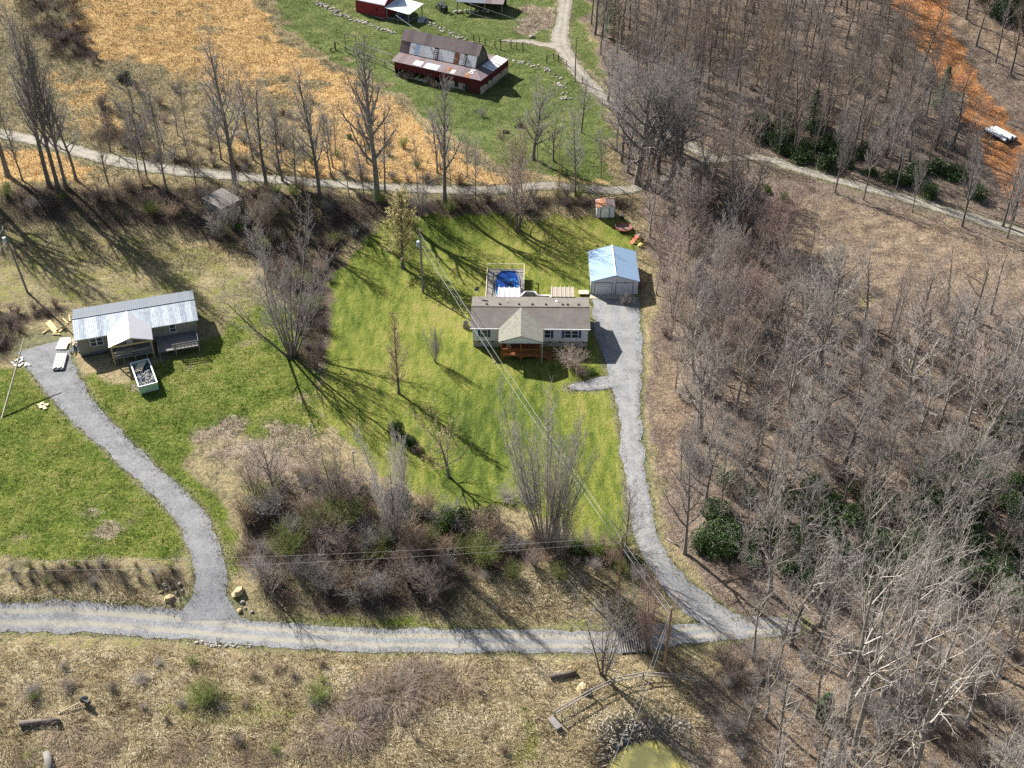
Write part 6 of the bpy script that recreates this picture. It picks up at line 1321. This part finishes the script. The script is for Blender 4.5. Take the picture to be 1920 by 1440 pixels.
def verge():
    r = np.random.RandomState(21); PP = []
    for k, rd in ROADS.items():
        for (x, y, w_) in rd['s']:
            m = 26; a = r.uniform(0, 6.28, m); q = (w_ / 2 + r.normal(size=m) * .22 + .12); PP.append(np.stack([x + np.cos(a) * q, y + np.sin(a) * q], 1))
    P = np.concatenate(PP); rd_ = wat('rd', P[:, 0], P[:, 1]); px, py = proj(P[:, 0], P[:, 1], gz(P[:, 0], P[:, 1])); keep = (rd_ > -.55) & (px > -40) & (px < 1960) & (py > -30) & (py < 1470); P = P[keep]
    B = np.repeat(np.stack([P[:, 0], P[:, 1], gz(P[:, 0], P[:, 1])], 1), 4, 0); m = len(B); B[:, :2] += r.normal(size=(m, 2)) * .12
    a = r.uniform(0, 6.28, m); dx = np.stack([np.cos(a), np.sin(a), a * 0], 1) * r.uniform(.02, .05, (m, 1)); tip = B + np.stack([r.normal(size=m) * .12, r.normal(size=m) * .12, r.uniform(.08, .28, m)], 1)
    nz = np.repeat(np.array([mnoise.noise(Vector((u * .12, v * .12, 4))) for u, v in P]), 4); ca = np.array([(.10, .15, .025), (.20, .21, .05), (.34, .28, .13), (.44, .36, .2)]); k = np.clip((nz * 1.3 + .5 + r.normal(size=m) * .2) * 3, 0, 2.99); i = k.astype(int); f = (k - i)[:, None]
    c = ca[i] * (1 - f) + ca[i + 1] * f; V = np.stack([B - dx, B + dx, tip], 1).reshape(-1, 3)
    o = bpy.data.objects.new('verge_grass', npmesh('verge_grass', V, np.arange(m * 3).reshape(-1, 3), M['tuft'], {'col': np.repeat(c, 3, 0)})); C.objects.link(o); tag(o, kind='stuff')
verge()
# fallen leaves on the wood floor
def litter():
    r = np.random.RandomState(9); N_ = 260000; X = r.uniform(14, 125, N_); Y = r.uniform(66, 300, N_)
    px, py = proj(X, Y, gz(X, Y)); keep = (np.maximum(wat('litter', X, Y), wat('tanwood', X, Y)) > .4) & (px < 1980) & (py > -40) & (py < 1500) & (wat('rd', X, Y) > .0); X, Y = X[keep], Y[keep]; m = len(X)
    P = np.stack([X, Y, gz(X, Y) + r.uniform(.02, .1, m)], 1); a = r.normal(size=(m, 3)); a[:, 2] *= .35; a /= np.linalg.norm(a, axis=1)[:, None]; b = np.cross(a, r.normal(size=(m, 3))); b /= np.linalg.norm(b, axis=1)[:, None]; s = r.uniform(.06, .14, (m, 1))
    V = np.stack([P, P + a * s, P + a * s * .5 + b * s * .8], 1).reshape(-1, 3); ca = np.array([(.17, .11, .08), (.31, .22, .155), (.43, .33, .24), (.55, .46, .35)]); c = ca[r.randint(0, 4, m)] * r.uniform(.7, 1.1, (m, 1))
    me = npmesh('leaf_litter', V, np.arange(m * 3).reshape(-1, 3), M['tuft'], {'col': np.repeat(c, 3, 0)}); o = bpy.data.objects.new('leaf_litter', me); C.objects.link(o); tag(o, kind='stuff')
litter()

# where look-alikes drew the same words, tell them apart by their place next to each other
byl = {}
for o in C.objects:
    if o.parent is None and o.get('label') and o.get('group') and not o.get('kind'): byl.setdefault(o['label'], []).append(o)
for lb, os_ in byl.items():
    wc = len(lb.replace('-', ' ').split()); n = len(os_)
    if n > 7 or n < 2 or 'wire' in lb or 'rock' in lb: continue
    if wc > 14: lb = lb.replace(' tree,', ',').replace(' leafless', ''); wc = len(lb.replace('-', ' ').split())
    if wc > (14 if n < 4 else 13): continue
    os_.sort(key=lambda q: proj(q.location.x, q.location.y, q.location.z)[0])
    for q, wd in zip(os_, ('left one', 'right one') if n == 2 else ('left one', 'middle one', 'right one') if n == 3 else ('first from left', 'second from left', 'third from left', 'fourth from left', 'fifth from left', 'sixth from left', 'seventh from left')): q['label'] = lb + ', ' + wd

for o in C.objects:
    lb = o.get('label')
    if lb and len(lb.replace('-', ' ').split()) > 16: o['label'] = lb.replace(' leafless', '').replace(' tree,', ',').replace('mid-height', 'middling');
